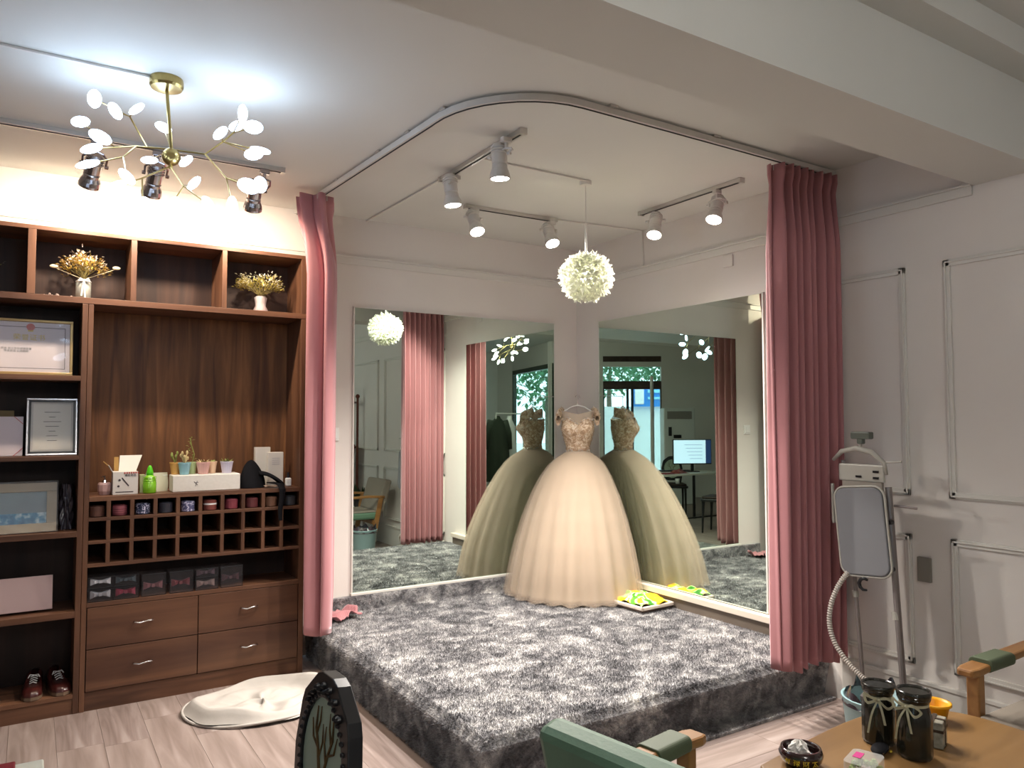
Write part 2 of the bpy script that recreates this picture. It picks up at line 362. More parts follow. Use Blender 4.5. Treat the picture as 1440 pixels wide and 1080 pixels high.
def blades(n, fn, L, Wd, name):
    """n carpet tufts as single triangles; fn returns base points and normals"""
    P, N = fn(n); T = rng.normal(size=(n, 3))*.55+N; T /= np.linalg.norm(T, axis=1)[:, None]
    Sd = np.cross(T, rng.normal(size=(n, 3))); Sd /= np.linalg.norm(Sd, axis=1)[:, None]
    ln = (L*rng.uniform(.6, 1.2, n))[:, None]; V = np.empty((n, 3, 3))
    V[:, 0] = P-Sd*Wd/2; V[:, 1] = P+Sd*Wd/2; V[:, 2] = P+T*ln
    V = V.reshape(-1, 3)-np.array(OFF[platform.name])
    me = bpy.data.meshes.new(name); me.vertices.add(3*n); me.vertices.foreach_set('co', V.ravel()); me.loops.add(3*n)
    me.loops.foreach_set('vertex_index', np.arange(3*n)); me.polygons.add(n); me.polygons.foreach_set('loop_start', np.arange(n)*3)
    me.polygons.foreach_set('loop_total', np.full(n, 3)); me.update(); me.validate(); me.materials.append(CARP)
    o = bpy.data.objects.new(name, me); link(o, platform); o['kind'] = 'stuff'; return o
def top(n):
    x = rng.uniform(-2.18, -.04, n); y = rng.uniform(-2.24, -.04, n); return np.c_[x, y, np.full(n, HP-.003)], np.tile((0, 0, 1.), (n, 1))
def sides(n):
    k = rng.random(n) < .5; u = rng.random(n)*.985; z = rng.uniform(0, HP, n)
    lo = np.clip((HP-z)/e_, 0, 1); ins = .035*(1-lo)
    P = np.where(k[:, None], np.c_[-2.2+u*2.2, -2.22-.04*z/HP+ins, z], np.c_[-2.195+ins, -2.26+u*2.25, z])
    N = np.where(k[:, None], np.array([[0, -1, .15]]), np.array([[-1, 0, .15]])); return P, N.astype(float)
def hem(n): return np.c_[rng.uniform(-1.25, -.05, n), rng.uniform(-2.31, -2.22, n), np.full(n, .013)], np.tile((0, -.2, 1.), (n, 1))
blades(170000, top, .017, .004, 'carpet_pile'); blades(70000, sides, .017, .0045, 'carpet_pile'); blades(7000, hem, .014, .004, 'carpet_pile')
# carpet upstand and light bead below the left mirror, skirting and ledge below the right mirror
def upst(n): return np.c_[rng.uniform(-2.15, -.06, n), np.full(n, -.03), rng.uniform(HP, .335, n)], np.tile((0, -1., .1), (n, 1))
part('carpet_upstand', MB().box(-2.16, -.03, -.03, -.001, HP-.01, .338), CARP, platform); blades(9000, upst, .01, .004, 'carpet_pile')
struct('trim_3', MB().box(-1.90, -.03, -.03, 0, .340, .356), M_TRIM, bevel=.002)
struct('trim_4', MB().box(-.03, 0, -2.1, -.03, HP-.02, .312), M_BROWNB)
struct('trim_5', MB().box(-.055, 0, -2.1, -.03, .312, .352), M_CREAM, bevel=.004)
# ------------------------------------------------------------------ mirrors
def mirror(label, x0, x1, y0, y1, z0, z1):
    ax = (x1-x0) > (y1-y0)
    t = thing('wall_mirror', label, 'mirror', ((x0+x1)/2, (y0+y1)/2, z0), group='tall frameless wall mirrors')
    part('mirror_pane', MB().box(x0, x1, y0, y1, z0, z1), M_MIRROR, t)
    mb = MB(); b = .010
    if ax:
        for (a, c, d, e) in ((x0-b, x0, z0-.0, z1+.004), (x1, x1+b, z0, z1+.004), (x0-b, x1+b, z1, z1+.006)): mb.box(a, c, y0-.003, 0, d, e)
    else:
        for (a, c, d, e) in ((y0-b, y0, z0, z1+.004), (y1, y1+b, z0, z1+.004), (y0-b, y1+b, z1, z1+.006)): mb.box(x0-.003, 0, a, c, d, e)
    part('edge_bead', mb, M_TRIM, t); return t
mirror('tall wall mirror on the left wall, beside the curtain and shelves', -1.885, -.235, -.012, -.001, .357, 2.264)
mirror('tall wall mirror on the right wall, partly behind the gathered curtain', -.012, -.001, -1.852, -.297, .357, 2.264)
# ------------------------------------------------------------------ curtain rail
M_RAIL = mat('white_aluminium_rail', srgb('#d5d1cb'), .4, .0); M_SHADOW = mat('rail_slot_shade', (.03, .03, .03), .6)  # near-black strips stand in for the shade inside the open slots
rp = [(-2.29, -.03), (-2.286, -.347), (-2.254, -.985), (-2.228, -1.495), (-2.21, -1.83)]
c0 = (-1.75, -1.86); r0 = .46
for k in range(0, 11):
    a = PI+PI/2*k/10; rp.append((c0[0]+r0*math.cos(a)*1.0, c0[1]+(r0+.03)*math.sin(a)))
rp += [(-1.25, -2.352), (-.54, -2.352), (-.01, -2.352)]
def ribbon(path, z0, z1, wd, M=None):
    mb = MB(); n = len(path); vs = []; 
    for i, (x, y) in enumerate(path):
        a = Vector((*path[max(i-1, 0)], 0)); b = Vector((*path[min(i+1, n-1)], 0)); d = (b-a).normalized(); s = Vector((-d.y, d.x, 0))*wd/2
        for z in (z0, z1):
            vs += [(x-s.x, y-s.y, z), (x+s.x, y+s.y, z)]
    fs = [(0, 1, 3, 2), (4*(n-1), 4*(n-1)+2, 4*(n-1)+3, 4*(n-1)+1)]
    for i in range(n-1):
        a = 4*i; b = a+4
        fs += [(a, a+2, b+2, b), (a+1, b+1, b+3, a+3), (a, b, b+1, a+1), (a+2, a+3, b+3, b+2)]
    return mb.add(vs, fs)
rail = thing('curtain_rail', 'curved white ceiling curtain rail running around the platform', 'curtain rail', (-2.0, -2.0, 2.84))
part('track_body', ribbon(rp, 2.838, 2.866, .03), M_RAIL, rail); part('glide_slot', ribbon(rp, 2.834, 2.8385, .005), M_SHADOW, rail)
for (x, y) in ((-2.262, -.75), (-2.238, -1.3), (-2.222, -1.62), (-2.205, -1.95), (-1.6, -2.36), (-.95, -2.352)):
    part('bracket', MB().box(x-.022, x+.022, y-.022, y+.022, 2.864, 2.875), M_ALU, rail)
# ------------------------------------------------------------------ curtains
M_CURT = noisy(mat('dusty_rose_velvet', srgb('#a85d66'), .75, sheen=.5), [srgb('#a66e72'), srgb('#b87f82')], (1, 1, .3), 6, 4)
M_CURT.node_tree.nodes['Principled BSDF'].inputs['Sheen Tint'].default_value = (1, .75, .8, 1)
def smooth(t): return t*t*(3-2*t)
def curtain(name, label, pts_top, pts_bot, z0, z1, folds, amp, seed, group):
    rs = random.Random(seed); ph = [rs.uniform(-.6, .6) for _ in range(folds+2)]; am = [rs.uniform(.6, 1.25) for _ in range(folds+2)]
    nu = folds*16+1; nv = 50
    def along(pts, s):
        L = [0]; 
        for i in range(1, len(pts)): L.append(L[-1]+math.dist(pts[i], pts[i-1]))
        d = s*L[-1]
        for i in range(1, len(pts)):
            if d <= L[i]+1e-9: 
                t = (d-L[i-1])/(L[i]-L[i-1]); a, b = pts[i-1], pts[i]
                dx, dy = b[0]-a[0], b[1]-a[1]; l = math.hypot(dx, dy)
                return a[0]+dx*t, a[1]+dy*t, -dy/l, dx/l, dx/l, dy/l
    def fn(u, v):
        z = z0+(z1-z0)*v; t = 1-v
        k = u*folds; i = int(min(k, folds-1e-6)); fr = k-i
        wv = smooth(min(t*5, 1))
        pa = along(pts_top, u); pb_ = along(pts_bot, u)
        q = [pa[j]*(1-wv)+pb_[j]*wv for j in range(6)]
        A = amp*(am[i]*(1-smooth(fr))+am[i+1]*smooth(fr))
        hd = .55+.45*smooth(min(max((t-.03)*7, 0), 1))
        if t < .03: hd = .75
        off = A*hd*(math.sin(2*PI*k+ph[i]*.3)+.22*math.sin(4*PI*k+1.3+2*t))
        if t > .9: off += .010*math.sin(9*k+3)*(t-.9)*10
        tang = .012*math.sin(2*PI*k*1.0+1.1)*wv
        zz = z
        if v == 0: zz += .012*math.sin(5*k+seed)
        return (q[0]+q[2]*off+q[4]*tang, q[1]+q[3]*off+q[5]*tang, zz)
    t = thing(name, label, 'curtain', (*pts_bot[len(pts_bot)//2], z0), group=group)
    part('curtain_panel', MB().grid(fn, nu, nv), M_CURT, t, smooth=True, solid=.004)
    def hd(u, v):
        p = fn(u, 1-(.002+.045*v)); return (p[0]+(.0035 if name == 'x' else 0), p[1], p[2])
    for i in range(folds):
        p = fn((i+.5)/folds, 1); part('curtain_hook', MB().tube([(p[0], p[1], z1-.03), (p[0], p[1], z1-.001)], .004, 5), M_ALU, t)
    return t
curtain('stage_curtain', 'gathered dusty rose velvet curtain hanging at the right end of the rail', [(-.495, -2.325), (-.025, -2.345)], [(-.51, -2.325), (-.03, -2.345)], .245, 2.835, 8, .055, 3, 'rose curtains')
curtain('stage_curtain', 'gathered dusty rose velvet curtain between the wooden shelves and the left mirror', [(-2.42, -.43), (-2.36, -.53), (-2.28, -.58), (-2.21, -.42), (-2.17, -.24), (-2.15, -.07)], [(-2.34, -.45), (-2.30, -.54), (-2.245, -.58), (-2.22, -.42), (-2.21, -.24), (-2.18, -.10)], .268, 2.835, 7, .045, 5, 'rose curtains')
# a loose end of the left curtain lying on the platform
def scrap(cx, cy, s, seed, rx, ry, z):
    rs = random.Random(seed); c = [(rs.uniform(-9, 9), rs.uniform(-9, 9), rs.uniform(0, 6), rs.uniform(.3, 1)) for _ in range(4)]
    def fn(u, v):
        x = (u-.5)*rx; y = (v-.5)*ry; h = sum(k[3]*math.sin(k[0]*x/s+k[1]*y/s+k[2]) for k in c)/4
        return (cx+x+.02*h, cy+y+.03*math.sin(8*u+seed), z+.006+s*abs(h))
    return MB().grid(fn, 22, 18)
single('pink_cloth', scrap(-2.03, -.17, .095, 2, .24, .17, HP+.012), M_CURT, 'crumpled dusty rose cloth lying on the platform below the left mirror', 'cloth', smooth=True, solid=.003)
# ------------------------------------------------------------------ ceiling tracks, conduits, spotlights
def conduit(name, label, pts, w=.012):
    mb = MB()
    for a, b in zip(pts[:-1], pts[1:]): mb.bar(a, b, w, w*.7, (0, 0, 1) if abs(a[2]-b[2]) < .1 else (1, 0, 0))
    return single(name, mb, M_TRIM, label, 'cable duct')
def ltrack(label, a, b):
    t = thing('light_track', label, 'light track', ((a[0]+b[0])/2, (a[1]+b[1])/2, 2.85), group='ceiling light tracks')
    part('track_profile', MB().bar((*a, 2.863), (*b, 2.863), .034, .022), M_ALU, t); part('track_slot', MB().bar((*a, 2.8505), (*b, 2.8505), .007, .003), M_SHADOW, t)
    d = (Vector(b)-Vector(a)).normalized()*.02
    for e, s in ((a, -1), (b, 1)): part('end_cap', MB().bar((e[0], e[1], 2.861), (e[0]+d.x*s, e[1]+d.y*s, 2.861), .04, .028), M_ALU, t)
ltrack('left of the three short light tracks above the platform, running toward the left mirror', (-1.79, -1.93), (-1.78, -1.10))
ltrack('light track above the platform parallel to the left mirror wall', (-1.40, -.70), (-.74, -.72))
ltrack('light track above the platform beside the right mirror wall', (-.34, -1.98), (-.345, -1.17))
ltrack('light track on the ceiling above the wooden shelves, with three spotlights', (-4.3, -.78), (-2.60, -.768))
conduit('cable_duct', 'thin white cable duct from the left platform track to the left wall', [(-1.78, -1.09, 2.868), (-1.80, -.0, 2.868)])
conduit('cable_duct', 'thin white cable duct along the ceiling to the right wall and down it', [(-.73, -.72, 2.868), (-.012, -.80, 2.868), (-.006, -.80, 2.61)])
conduit('cable_duct', 'thin white cable duct from the left platform track to the feather lamp', [(-1.785, -1.50, 2.868), (-1.048, -1.50, 2.868)])
conduit('cable_duct', 'thin white cable duct crossing the ceiling toward the left chandelier', [(-5.5, -1.61, 2.868), (-3.33, -1.61, 2.868)])
M_LENS = mat('lamp_lens', (1, 1, 1), .3, emis=(1, .95, .88), es=LENS_E)
M_HOUS = mat('spot_housing', srgb('#d2cec8'), .4, 0); M_HOUSD = mat('chrome_housing', (.45, .43, .45), .18, 1)
def track_spot(label, tp, lens, aim, group, dark=False):
    t = thing('track_spotlight', label, 'spotlight', (tp[0], tp[1], 2.85), group=group)
    L = Vector(lens); A = (Vector(aim)-L).normalized(); hm = M_HOUSD if dark else M_HOUS
    q = A.to_track_quat('-Z', 'Y').to_matrix().to_4x4()
    def T(off=0): M = q.copy(); M.translation = L-A*off; return M
    part('adapter', MB().cbox((tp[0], tp[1], 2.838), (.05, .03, .026)), hm, t, bevel=.004)
    piv = L-A*.115
    mb = MB().tube([(tp[0], tp[1], 2.83), (tp[0], tp[1], 2.80)], .009)
    sx = (q @ Vector((1, 0, 0, 0))).xyz; sx.z = 0; sx.normalize()
    topm = Vector((tp[0], tp[1], 2.80)); piv2 = Vector((piv.x, piv.y, piv.z))
    for s in (-1, 1):
        mb.tube([topm, topm+sx*s*.03+Vector((0, 0, -.008)), (topm+piv2)/2+sx*s*.054, piv2+sx*s*.052], .0055, 6)
    part('yoke', mb, hm, t)
    for s in (-1, 1): part('knob', MB().tube([piv+sx*.048*s, piv+sx*.064*s], .010), hm, t)
    pr = [(.0, .17), (.030, .17), (.036, .16), (.038, .10), (.038, .075), (.034, .07), (.038, .064), (.038, .05), (.046, .03), (.050, .012), (.050, 0), (.044, 0), (.042, .012), (0, .012)]
    part('housing', MB().lathe(pr, 24, M=T()), hm, t, smooth=False)
    part('lens', MB().lathe([(0, .008), (.042, .008), (.043, .002), (0, .0)], 20, M=T()), M_LENS, t)
    fins = MB()
    for k in range(3): fins.lathe([(.040, .12+.014*k), (.042, .122+.014*k), (.042, .126+.014*k), (.040, .128+.014*k)], 24, M=T())
    part('cooling_fin', fins, hm, t)
    return t
LB = ['track spotlight nearest the camera on the left platform track', 'second track spotlight on the left platform track, nearer the wall', 'left spotlight on the track parallel to the left mirror',
      'right spotlight on the track parallel to the left mirror, beside the feather lamp', 'spotlight on the right track, nearer the corner', 'spotlight on the right track, nearer the rose curtain']
for k in range(6): track_spot(LB[k], TRK[k], HEADS[k][0], HEADS[k][1], 'platform track spotlights')
LB = ['leftmost of three chrome spotlights above the wooden shelves', 'middle of three chrome spotlights above the wooden shelves', 'rightmost of three chrome spotlights above the wooden shelves, near the curtain']
for k in range(3): track_spot(LB[k], STRK[k], SHEADS[k][0], SHEADS[k][1], 'shelf spotlights', True)
# ------------------------------------------------------------------ feather pendant
pc = Vector((-1.048, -1.468, 2.32))
t = thing('pendant_lamp', 'round white feather pendant lamp hanging over the platform', 'lamp', (pc.x, pc.y, H))
part('ceiling_rose', MB().lathe([(0, 2.875), (.035, 2.875), (.033, 2.852), (0, 2.85)], 20, c=(pc.x, pc.y, 0)), M_TRIM, t)
part('cord', MB().tube([(pc.x, pc.y, 2.86), (pc.x, pc.y, 2.62)], .0025, 6), M_TRIM, t)
part('lamp_stem', MB().tube([(pc.x, pc.y, 2.63), (pc.x, pc.y, 2.38)], .006, 8), M_TRIM, t)
part('bulb', MB().ell(pc, .035), mat('pendant_bulb', (1, 1, 1), .3, emis=(1, .93, .75), es=22), t, smooth=True)
fm = mat('white_feather', (.80, .80, .73), .7); nt = fm.node_tree
tr = nt.nodes.new('ShaderNodeBsdfTranslucent'); tr.inputs[0].default_value = (.8, .82, .68, 1); mx = nt.nodes.new('ShaderNodeMixShader'); mx.inputs[0].default_value = .5
nt.links.new(nt.nodes['Principled BSDF'].outputs[0], mx.inputs[1]); nt.links.new(tr.outputs[0], mx.inputs[2]); nt.links.new(mx.outputs[0], nt.nodes['Material Output'].inputs[0])
mb = MB()
for i in range(1500):
    b = math.asin(1-2*(i+.5)/1500); a = i*2.39996+random.uniform(-.1, .1); n = Vector((math.cos(b)*math.cos(a), math.cos(b)*math.sin(a), math.sin(b)))
    tg = Vector((-math.sin(a), math.cos(a), 0)); up = n.cross(tg)
    rr = .118 if i % 2 else .100
    base = Vector((pc.x, pc.y, pc.z))+Vector((n.x*rr, n.y*rr, n.z*rr*.92))
    d = n*.8+up*random.uniform(-.5, .3)+tg*random.uniform(-.9, .9)
    mb.leaf(base, d, random.uniform(.035, .06), .026, random.uniform(-.4, .6), n)
f_ = part('feathers', mb, fm, t); f_['kind'] = 'stuff'
part('wire_ball', MB().ell(pc, (.098, .098, .09), n=20, m=12), mat('paper_inner_ball', (.9, .9, .85), .8, alpha=.35), t, smooth=True)
# ------------------------------------------------------------------ chandeliers
NODES = {'A1':[-0.077, 0.105, 0.058], 'A2':[-0.132, 0.214, 0.21], 'B1':[-0.125, 0.018, 0.024], 'B2':[-0.2, 0.008, 0.004], 'C2':[-0.177, -0.063, -0.052], 'D1':[-0.005, -0.018, -0.045], 'D2':[-0.119, -0.153, -0.149], 'E1':[0.021, -0.182, -0.164], 'F1':[0.119, -0.053, 0.018], 'F2':[0.191, -0.031, 0.09], 'F3':[0.235, -0.015, 0.142], 'G1':[0.173, -0.198, -0.111], 'H':[0, 0, .03]}
PARENT = {'A1': 'H', 'A2': 'A1', 'B1': 'H', 'B2': 'B1', 'C2': 'B1', 'D1': 'H', 'D2': 'D1', 'E1': 'D1', 'F1': 'H', 'F2': 'F1', 'F3': 'F2', 'G1': 'F1'}
BULBS = [('A2',[-0.120, 0.085, 0.20]), ('A2',[-0.275, -0.013, 0.17]), ('A2',[-0.193, 0.126, 0.19]), ('B2',[-0.31, 0.212, 0.15]), ('B2',[-0.253, -0.019, 0.024]), ('B1',[-0.286, -0.112, -0.056]), ('C2',[-0.293, -0.046, -0.096]), ('C2',[-0.176, -0.211, -0.169]), ('D2',[-0.21, -0.211, -0.21]), ('D2',[-0.122, -0.203, -0.269]), ('E1',[-0.026, -0.206, -0.252]), ('E1',[0.084, -0.335, -0.266]), ('E1',[0.077, -0.066, -0.112]), ('G1',[0.191, -0.227, -0.229]), ('H',[-0.046, 0.287, 0.063]), ('H',[0.097, 0.266, 0.079]), ('H',[-0.008, 0.173, 0.177]), ('F2',[0.159, -0.141, 0.084]), ('F3',[0.237, -0.168, 0.17]), ('F3',[0.295, -0.101, 0.15]), ('F3',[0.257, 0.026, 0.19]), ('F2',[0.28, -0.178, 0.011]), ('F2',[0.339, -0.042, 0.079]), ('G1',[0.254, -0.213, -0.133]), ('G1',[0.335, -0.066, -0.075])]
NODES['A1'][2] -= .0
M_LEAF = mat('glowing_acrylic_leaf', (1, 1, 1), .3, emis=(.58, .76, 1), es=LEAF_E)
hub = Vector((-3.265, -1.612, 2.56))
ch = thing('chandelier', 'branching gold chandelier with glowing leaf lamps above the wooden shelves', 'chandelier', hub, group='branching leaf chandeliers')
part('canopy', MB().lathe([(0, .315), (.062, .315), (.064, .305), (.064, .285), (.058, .275), (.012, .272), (0, .272)], 28, c=(-.022, .003, 0)), M_BRASS, ch, local=True)
part('stem', MB().tube([(-.022, .003, .29), (0, 0, .03)], .007, 10), M_BRASS, ch, local=True)
part('hub', MB().ell((0, 0, 0), .036, n=24, m=14).tube([(0, 0, -.033), (0, 0, -.048)], .008), M_BRASS, ch, smooth=True, local=True)
BR = {'A': ['A1', 'A2'], 'B': ['B1', 'B2', 'C2'], 'D': ['D1', 'D2', 'E1'], 'F': ['F1', 'F2', 'F3', 'G1'], 'H': []}
for key, ns in BR.items():
    mb = MB()
    for n in ns: mb.tube([NODES[PARENT[n]], NODES[n]], .0035, 6)
    bs = [(n, p) for n, p in BULBS if n in ns or (key == 'H' and n == 'H')]
    for n, p in bs:
        a = Vector(NODES[n]); b = Vector(p); d = (b-a); L = d.length; d.normalize(); mb.tube([a, b-d*min(.036, L*.45)], .0026, 6)
    br = part('branch', mb, M_BRASS, ch, local=True)
    for n, p in bs:
        a = Vector(NODES[n]); b = Vector(p); d = (b-a).normalized(); q = d.to_track_quat('Z', 'X').to_matrix().to_4x4() @ Matrix.Rotation(random.uniform(0, PI), 4, 'Z')
        part('leaf_lamp', MB().ell(b, (.034, .014, .043), q, 14, 8), M_LEAF, br, smooth=True, local=True)
c2 = copy_tree(ch); c2.location = (-3.04, -5.76, 2.733); c2.rotation_euler = (0, 0, 1.9)
M_LEAF2 = M_LEAF.copy(); M_LEAF2.name = 'glowing_leaf_bright'; M_LEAF2.node_tree.nodes['Principled BSDF'].inputs['Emission Strength'].default_value = LEAF2_E; M_LEAF2.node_tree.nodes['Principled BSDF'].inputs['Emission Color'].default_value = (1, .96, .9, 1)
for br in c2.children:
    for lf in br.children:
        lf.data = lf.data.copy(); lf.data.materials[0] = M_LEAF2
c2['label'] = 'second leaf chandelier by the display window, seen in the left mirror'
# ------------------------------------------------------------------ wall plates
def plate(label, c, ax):
    t = thing('light_switch', label, 'switch', c)
    if ax == 'y': part('plate', MB().box(c[0]-.043, c[0]+.043, -.010, 0, c[2]-.043, c[2]+.043), M_WHITE, t, bevel=.003); part('rocker', MB().box(c[0]-.03, c[0]+.03, -.014, -.008, c[2]-.03, c[2]+.03), M_WHITE, t, bevel=.002)
    else: part('plate', MB().box(-.010, 0, c[1]-.043, c[1]+.043, c[2]-.043, c[2]+.043), M_WHITE, t, bevel=.003); part('rocker', MB().box(-.014, -.008, c[1]-.03, c[1]+.03, c[2]-.03, c[2]+.03), M_WHITE, t, bevel=.002)
plate('white light switch on the left wall between the curtain and the mirror', (-2.03, 0, 1.41), 'y')
single('cover_plate', MB().box(-.012, 0, -1.63, -1.55, 2.47, 2.545), M_WALL, 'blank square cover plate high on the right wall under the moulding', 'cover plate', bevel=.003)
# ------------------------------------------------------------------ ball gown in the corner
gx, gy = -.235, -.315
g = thing('ball_gown', 'champagne tulle ball gown with beaded lace bodice standing in the mirror corner', 'dress', (gx, gy, HP))
fa = math.atan2(-.795, -.607)            # the gown faces the room along this angle
GF = Vector((math.cos(fa), math.sin(fa), 0)); GS = Vector((-GF.y, GF.x, 0))   # front, side
M_TULLE = noisy(mat('champagne_tulle', srgb('#e9cfae'), .8, sheen=.3), [srgb('#c0ad92'), srgb('#ccba9f')], (1, 1, .25), 9, 4)
_nt = M_TULLE.node_tree; _tr = _nt.nodes.new('ShaderNodeBsdfTranslucent'); _tr.inputs[0].default_value = (.64, .57, .45, 1); _mx = _nt.nodes.new('ShaderNodeMixShader'); _mx.inputs[0].default_value = .4
_nt.links.new(_nt.nodes['Principled BSDF'].outputs[0], _mx.inputs[1]); _nt.links.new(_tr.outputs[0], _mx.inputs[2]); _nt.links.new(_mx.outputs[0], _nt.nodes['Material Output'].inputs[0])
M_NET = mat('sheer_tulle_layer', srgb('#cdbaa6'), .8, alpha=.28)
PROF = [(1.27, .080), (1.245, .12), (1.21, .175), (1.16, .225), (1.08, .28), (.95, .345), (.8, .40), (.62, .45), (.45, .485), (.33, .505), (HP+.022, .52)]
def prof(z):
    for (za, ra), (zb, rb) in zip(PROF[:-1], PROF[1:]):
        if z >= zb: 
            t = (za-z)/(za-zb); return ra+(rb-ra)*t
    return PROF[-1][1]
def skirt(k, scale, seed, zlo, amp=1.):
    rs = random.Random(seed); ks = [(rs.choice([7, 11, 16, 23, 31]), rs.uniform(0, 6), rs.uniform(.4, 1)) for _ in range(6)]
    def fn(u, v):
        z = 1.27+(zlo-1.27)*v; a = 2*PI*u; t = v
        r = prof(max(z, HP+.022))*scale
        f = sum(w*math.sin(q*a+p+1.5*t*math.sin(p)) for q, p, w in ks)/4
        r *= 1+f*.045*t**1.1*amp
        d = GF*math.cos(a)+GS*math.sin(a)
        c = Vector((gx, gy, 0))+Vector((-.06, -.06, 0))*smooth(min(t*1.1, 1))
        x = c.x+d.x*r; y = c.y+d.y*r
        def soft(q, lim):            # the skirt is pressed soft against the mirrors
            return q if q < lim-.06 else lim-.06+.052*math.tanh((q-lim+.06)/.12)+.004*math.sin(40*a)*t
        x = soft(x, -.065); y = soft(y, -.04)
        if z < HP+.03: z += .004*math.sin(25*a)
        return (x, y, z)
    return MB().grid(fn, 260, 46, closeu=True)
part('satin_lining', skirt(0, .955, 1, HP+.03, .9), M_TULLE, g, smooth=True, solid=.002)
part('tulle_layer', skirt(0, 1.0, 2, HP+.022, 1.9), M_NET, g, smooth=True)
part('tulle_layer', skirt(0, 1.03, 3, HP+.020, 2.4), M_NET, g, smooth=True)
# bodice: elliptical section with bust
M_LACE = noisy(mat('champagne_lace', srgb('#c8a77e'), .6), [srgb('#a4886c'), srgb('#bfa284'), srgb('#d8c2a6'), srgb('#e6d8c6')], (1, 1, 1), 42, 3, .8, [.34, .45, .55, .66], bump=.5)
def bod(u, v):
    z = 1.265+.245*v; a = 2*PI*u; t = v
    hw = .083+.036*smooth(min(t*1.35, 1)); hd = .066+.026*smooth(min(t*1.3, 1))
    c, s_ = math.cos(a), math.sin(a)
    r = 1.0
    bust = math.exp(-((t-.66)/.2)**2)*.045*(math.exp(-((a-.62)/.42)**2)+math.exp(-((a-(2*PI-.62))/.42)**2))
    p = Vector((gx, gy, 0))+GF*(c*hd*r+bust*c)+GS*(s_*hw+bust*s_)
    if c > 0: z -= .030*t*math.exp(-(s_/.25)**2)
    if c > 0: z += .012*t*math.exp(-((abs(s_)-.6)/.2)**2)
    return (p.x, p.y, z)
bo = part('bodice', MB().grid(bod, 64, 22, closeu=True), M_LACE, g, smooth=True, solid=.003)
# illusion neckline and off-shoulder sleeves
def slv(sgn):
    def fn(u, v):
        a = -.5+v*2.7; r = .030
        c = Vector((gx, gy, 1.515))+GS*sgn*(.125+.022*math.cos(a*.9))+GF*(.055*math.cos(a+.3)) + Vector((0, 0, .045*math.sin(a*.75)))
        b = 2*PI*u; n = GS*sgn*math.cos(b)*.018+Vector((0, 0, math.sin(b)*r*1.25))
        w_ = .004*math.sin(9*b+7*v)
        return tuple(c+n*(1+w_*10))
    return MB().grid(fn, 28, 20, closeu=True)
for s_ in (-1, 1): part('sleeve', slv(s_), M_LACE, g, smooth=True)
def yoke(u, v):
    a = (u-.5)*2*PI; c = Vector((gx, gy, 0)); z = 1.49+.055*v+.03*abs(math.sin(a))*v
    r1 = .118+.004*v; return tuple(c+GF*math.cos(a)*(.094-.035*v)+GS*math.sin(a)*(r1)+Vector((0, 0, z-.022*math.cos(a)*(1-v))))
part('sheer_neckline', MB().grid(yoke, 50, 6), mat('sheer_mesh', srgb('#dccab4'), .7, alpha=.5), g, smooth=True)
ap = MB(); rs = random.Random(11)
for i in range(900):
    u, v = rs.random(), rs.random()**.8
    if rs.random() < .3: v = rs.random()*.12
    p = Vector(bod(u, v)); n = (p-Vector((gx, gy, p.z))).normalized()
    q = n.to_track_quat('Z', 'X').to_matrix().to_4x4() @ Matrix.Rotation(rs.uniform(0, 6.3), 4, 'Z')
    ap.leaf(p+n*.002, q @ Vector((1, 0, .35)), rs.uniform(.008, .018), .006, .3, n)
o = part('lace_petals', ap, mat('gold_lace_petal', srgb('#b1957a'), .5), g); o['kind'] = 'stuff'
wb = MB()
for i in range(150):
    a = 2*PI*i/150; p = Vector(bod(i/150, .02))+Vector((0, 0, .012*math.sin(7*a))); n = (p-Vector((gx, gy, p.z))).normalized()
    wb.ell(p+n*.006, .0042, n=5, m=4)
for i in range(260):
    u = rs.random(); v = .95+.05*rs.random(); p = Vector(bod(u, v)); n = (p-Vector((gx, gy, p.z))).normalized(); wb.ell(p+n*.003, .003, n=5, m=4)
o = part('beading', wb, mat('crystal_beads', (.9, .86, .78), .1, .6), g); o['kind'] = 'stuff'
ap = MB()
for sgn in (-1, 1):
    for i in range(150):
        v = rs.random(); u = rs.random(); f = slv.__code__
        a = -.5+v*2.7; b = 2*PI*u
        p = Vector((gx, gy, 1.515))+GS*sgn*(.125+.022*math.cos(a*.9))+GF*(.055*math.cos(a+.3))+Vector((0, 0, .045*math.sin(a*.75)))+GS*sgn*math.cos(b)*.018+Vector((0, 0, math.sin(b)*.038))
        ap.leaf(p, (rs.uniform(-1, 1), rs.uniform(-1, 1), rs.uniform(-1, 1)), .016, .007, .3)
o = part('sleeve_lace', ap, mat('pale_lace_petal', srgb('#dccab2'), .5), g); o['kind'] = 'stuff'
hg = thing('dress_hanger', 'clear hanger with pearl beads holding the gown, hooked in the corner', 'hanger', (gx, gy, 1.62))
c_ = Vector((gx, gy, 1.60))
mb = MB().tube([c_-GS*.13-Vector((0, 0, .05)), c_-GS*.05+Vector((0, 0, .0)), c_+Vector((0, 0, .012)), c_+GS*.05+Vector((0, 0, 0)), c_+GS*.13-Vector((0, 0, .05))], .005, 8)
part('hanger_arm', mb, mat('pearl_hanger', (.82, .8, .78), .2), hg)
hk = [c_+Vector((0, 0, .01))]+[c_+Vector((0, 0, .055))+GS*.018*math.sin(a)+Vector((0, 0, .018-.018*math.cos(a))) for a in [0, .8, 1.6, 2.4, 3.2, 4.0, 4.6]]
part('hook', MB().tube(hk, .002, 6), M_CHROME, hg)
wk = MB().tube([c_+Vector((0, 0, .088)), Vector((-.01, -.01, 1.70))], .003, 6); single('wall_hook', wk, M_CHROME, 'thin metal hook reaching from the corner to the dress hanger', 'hook')
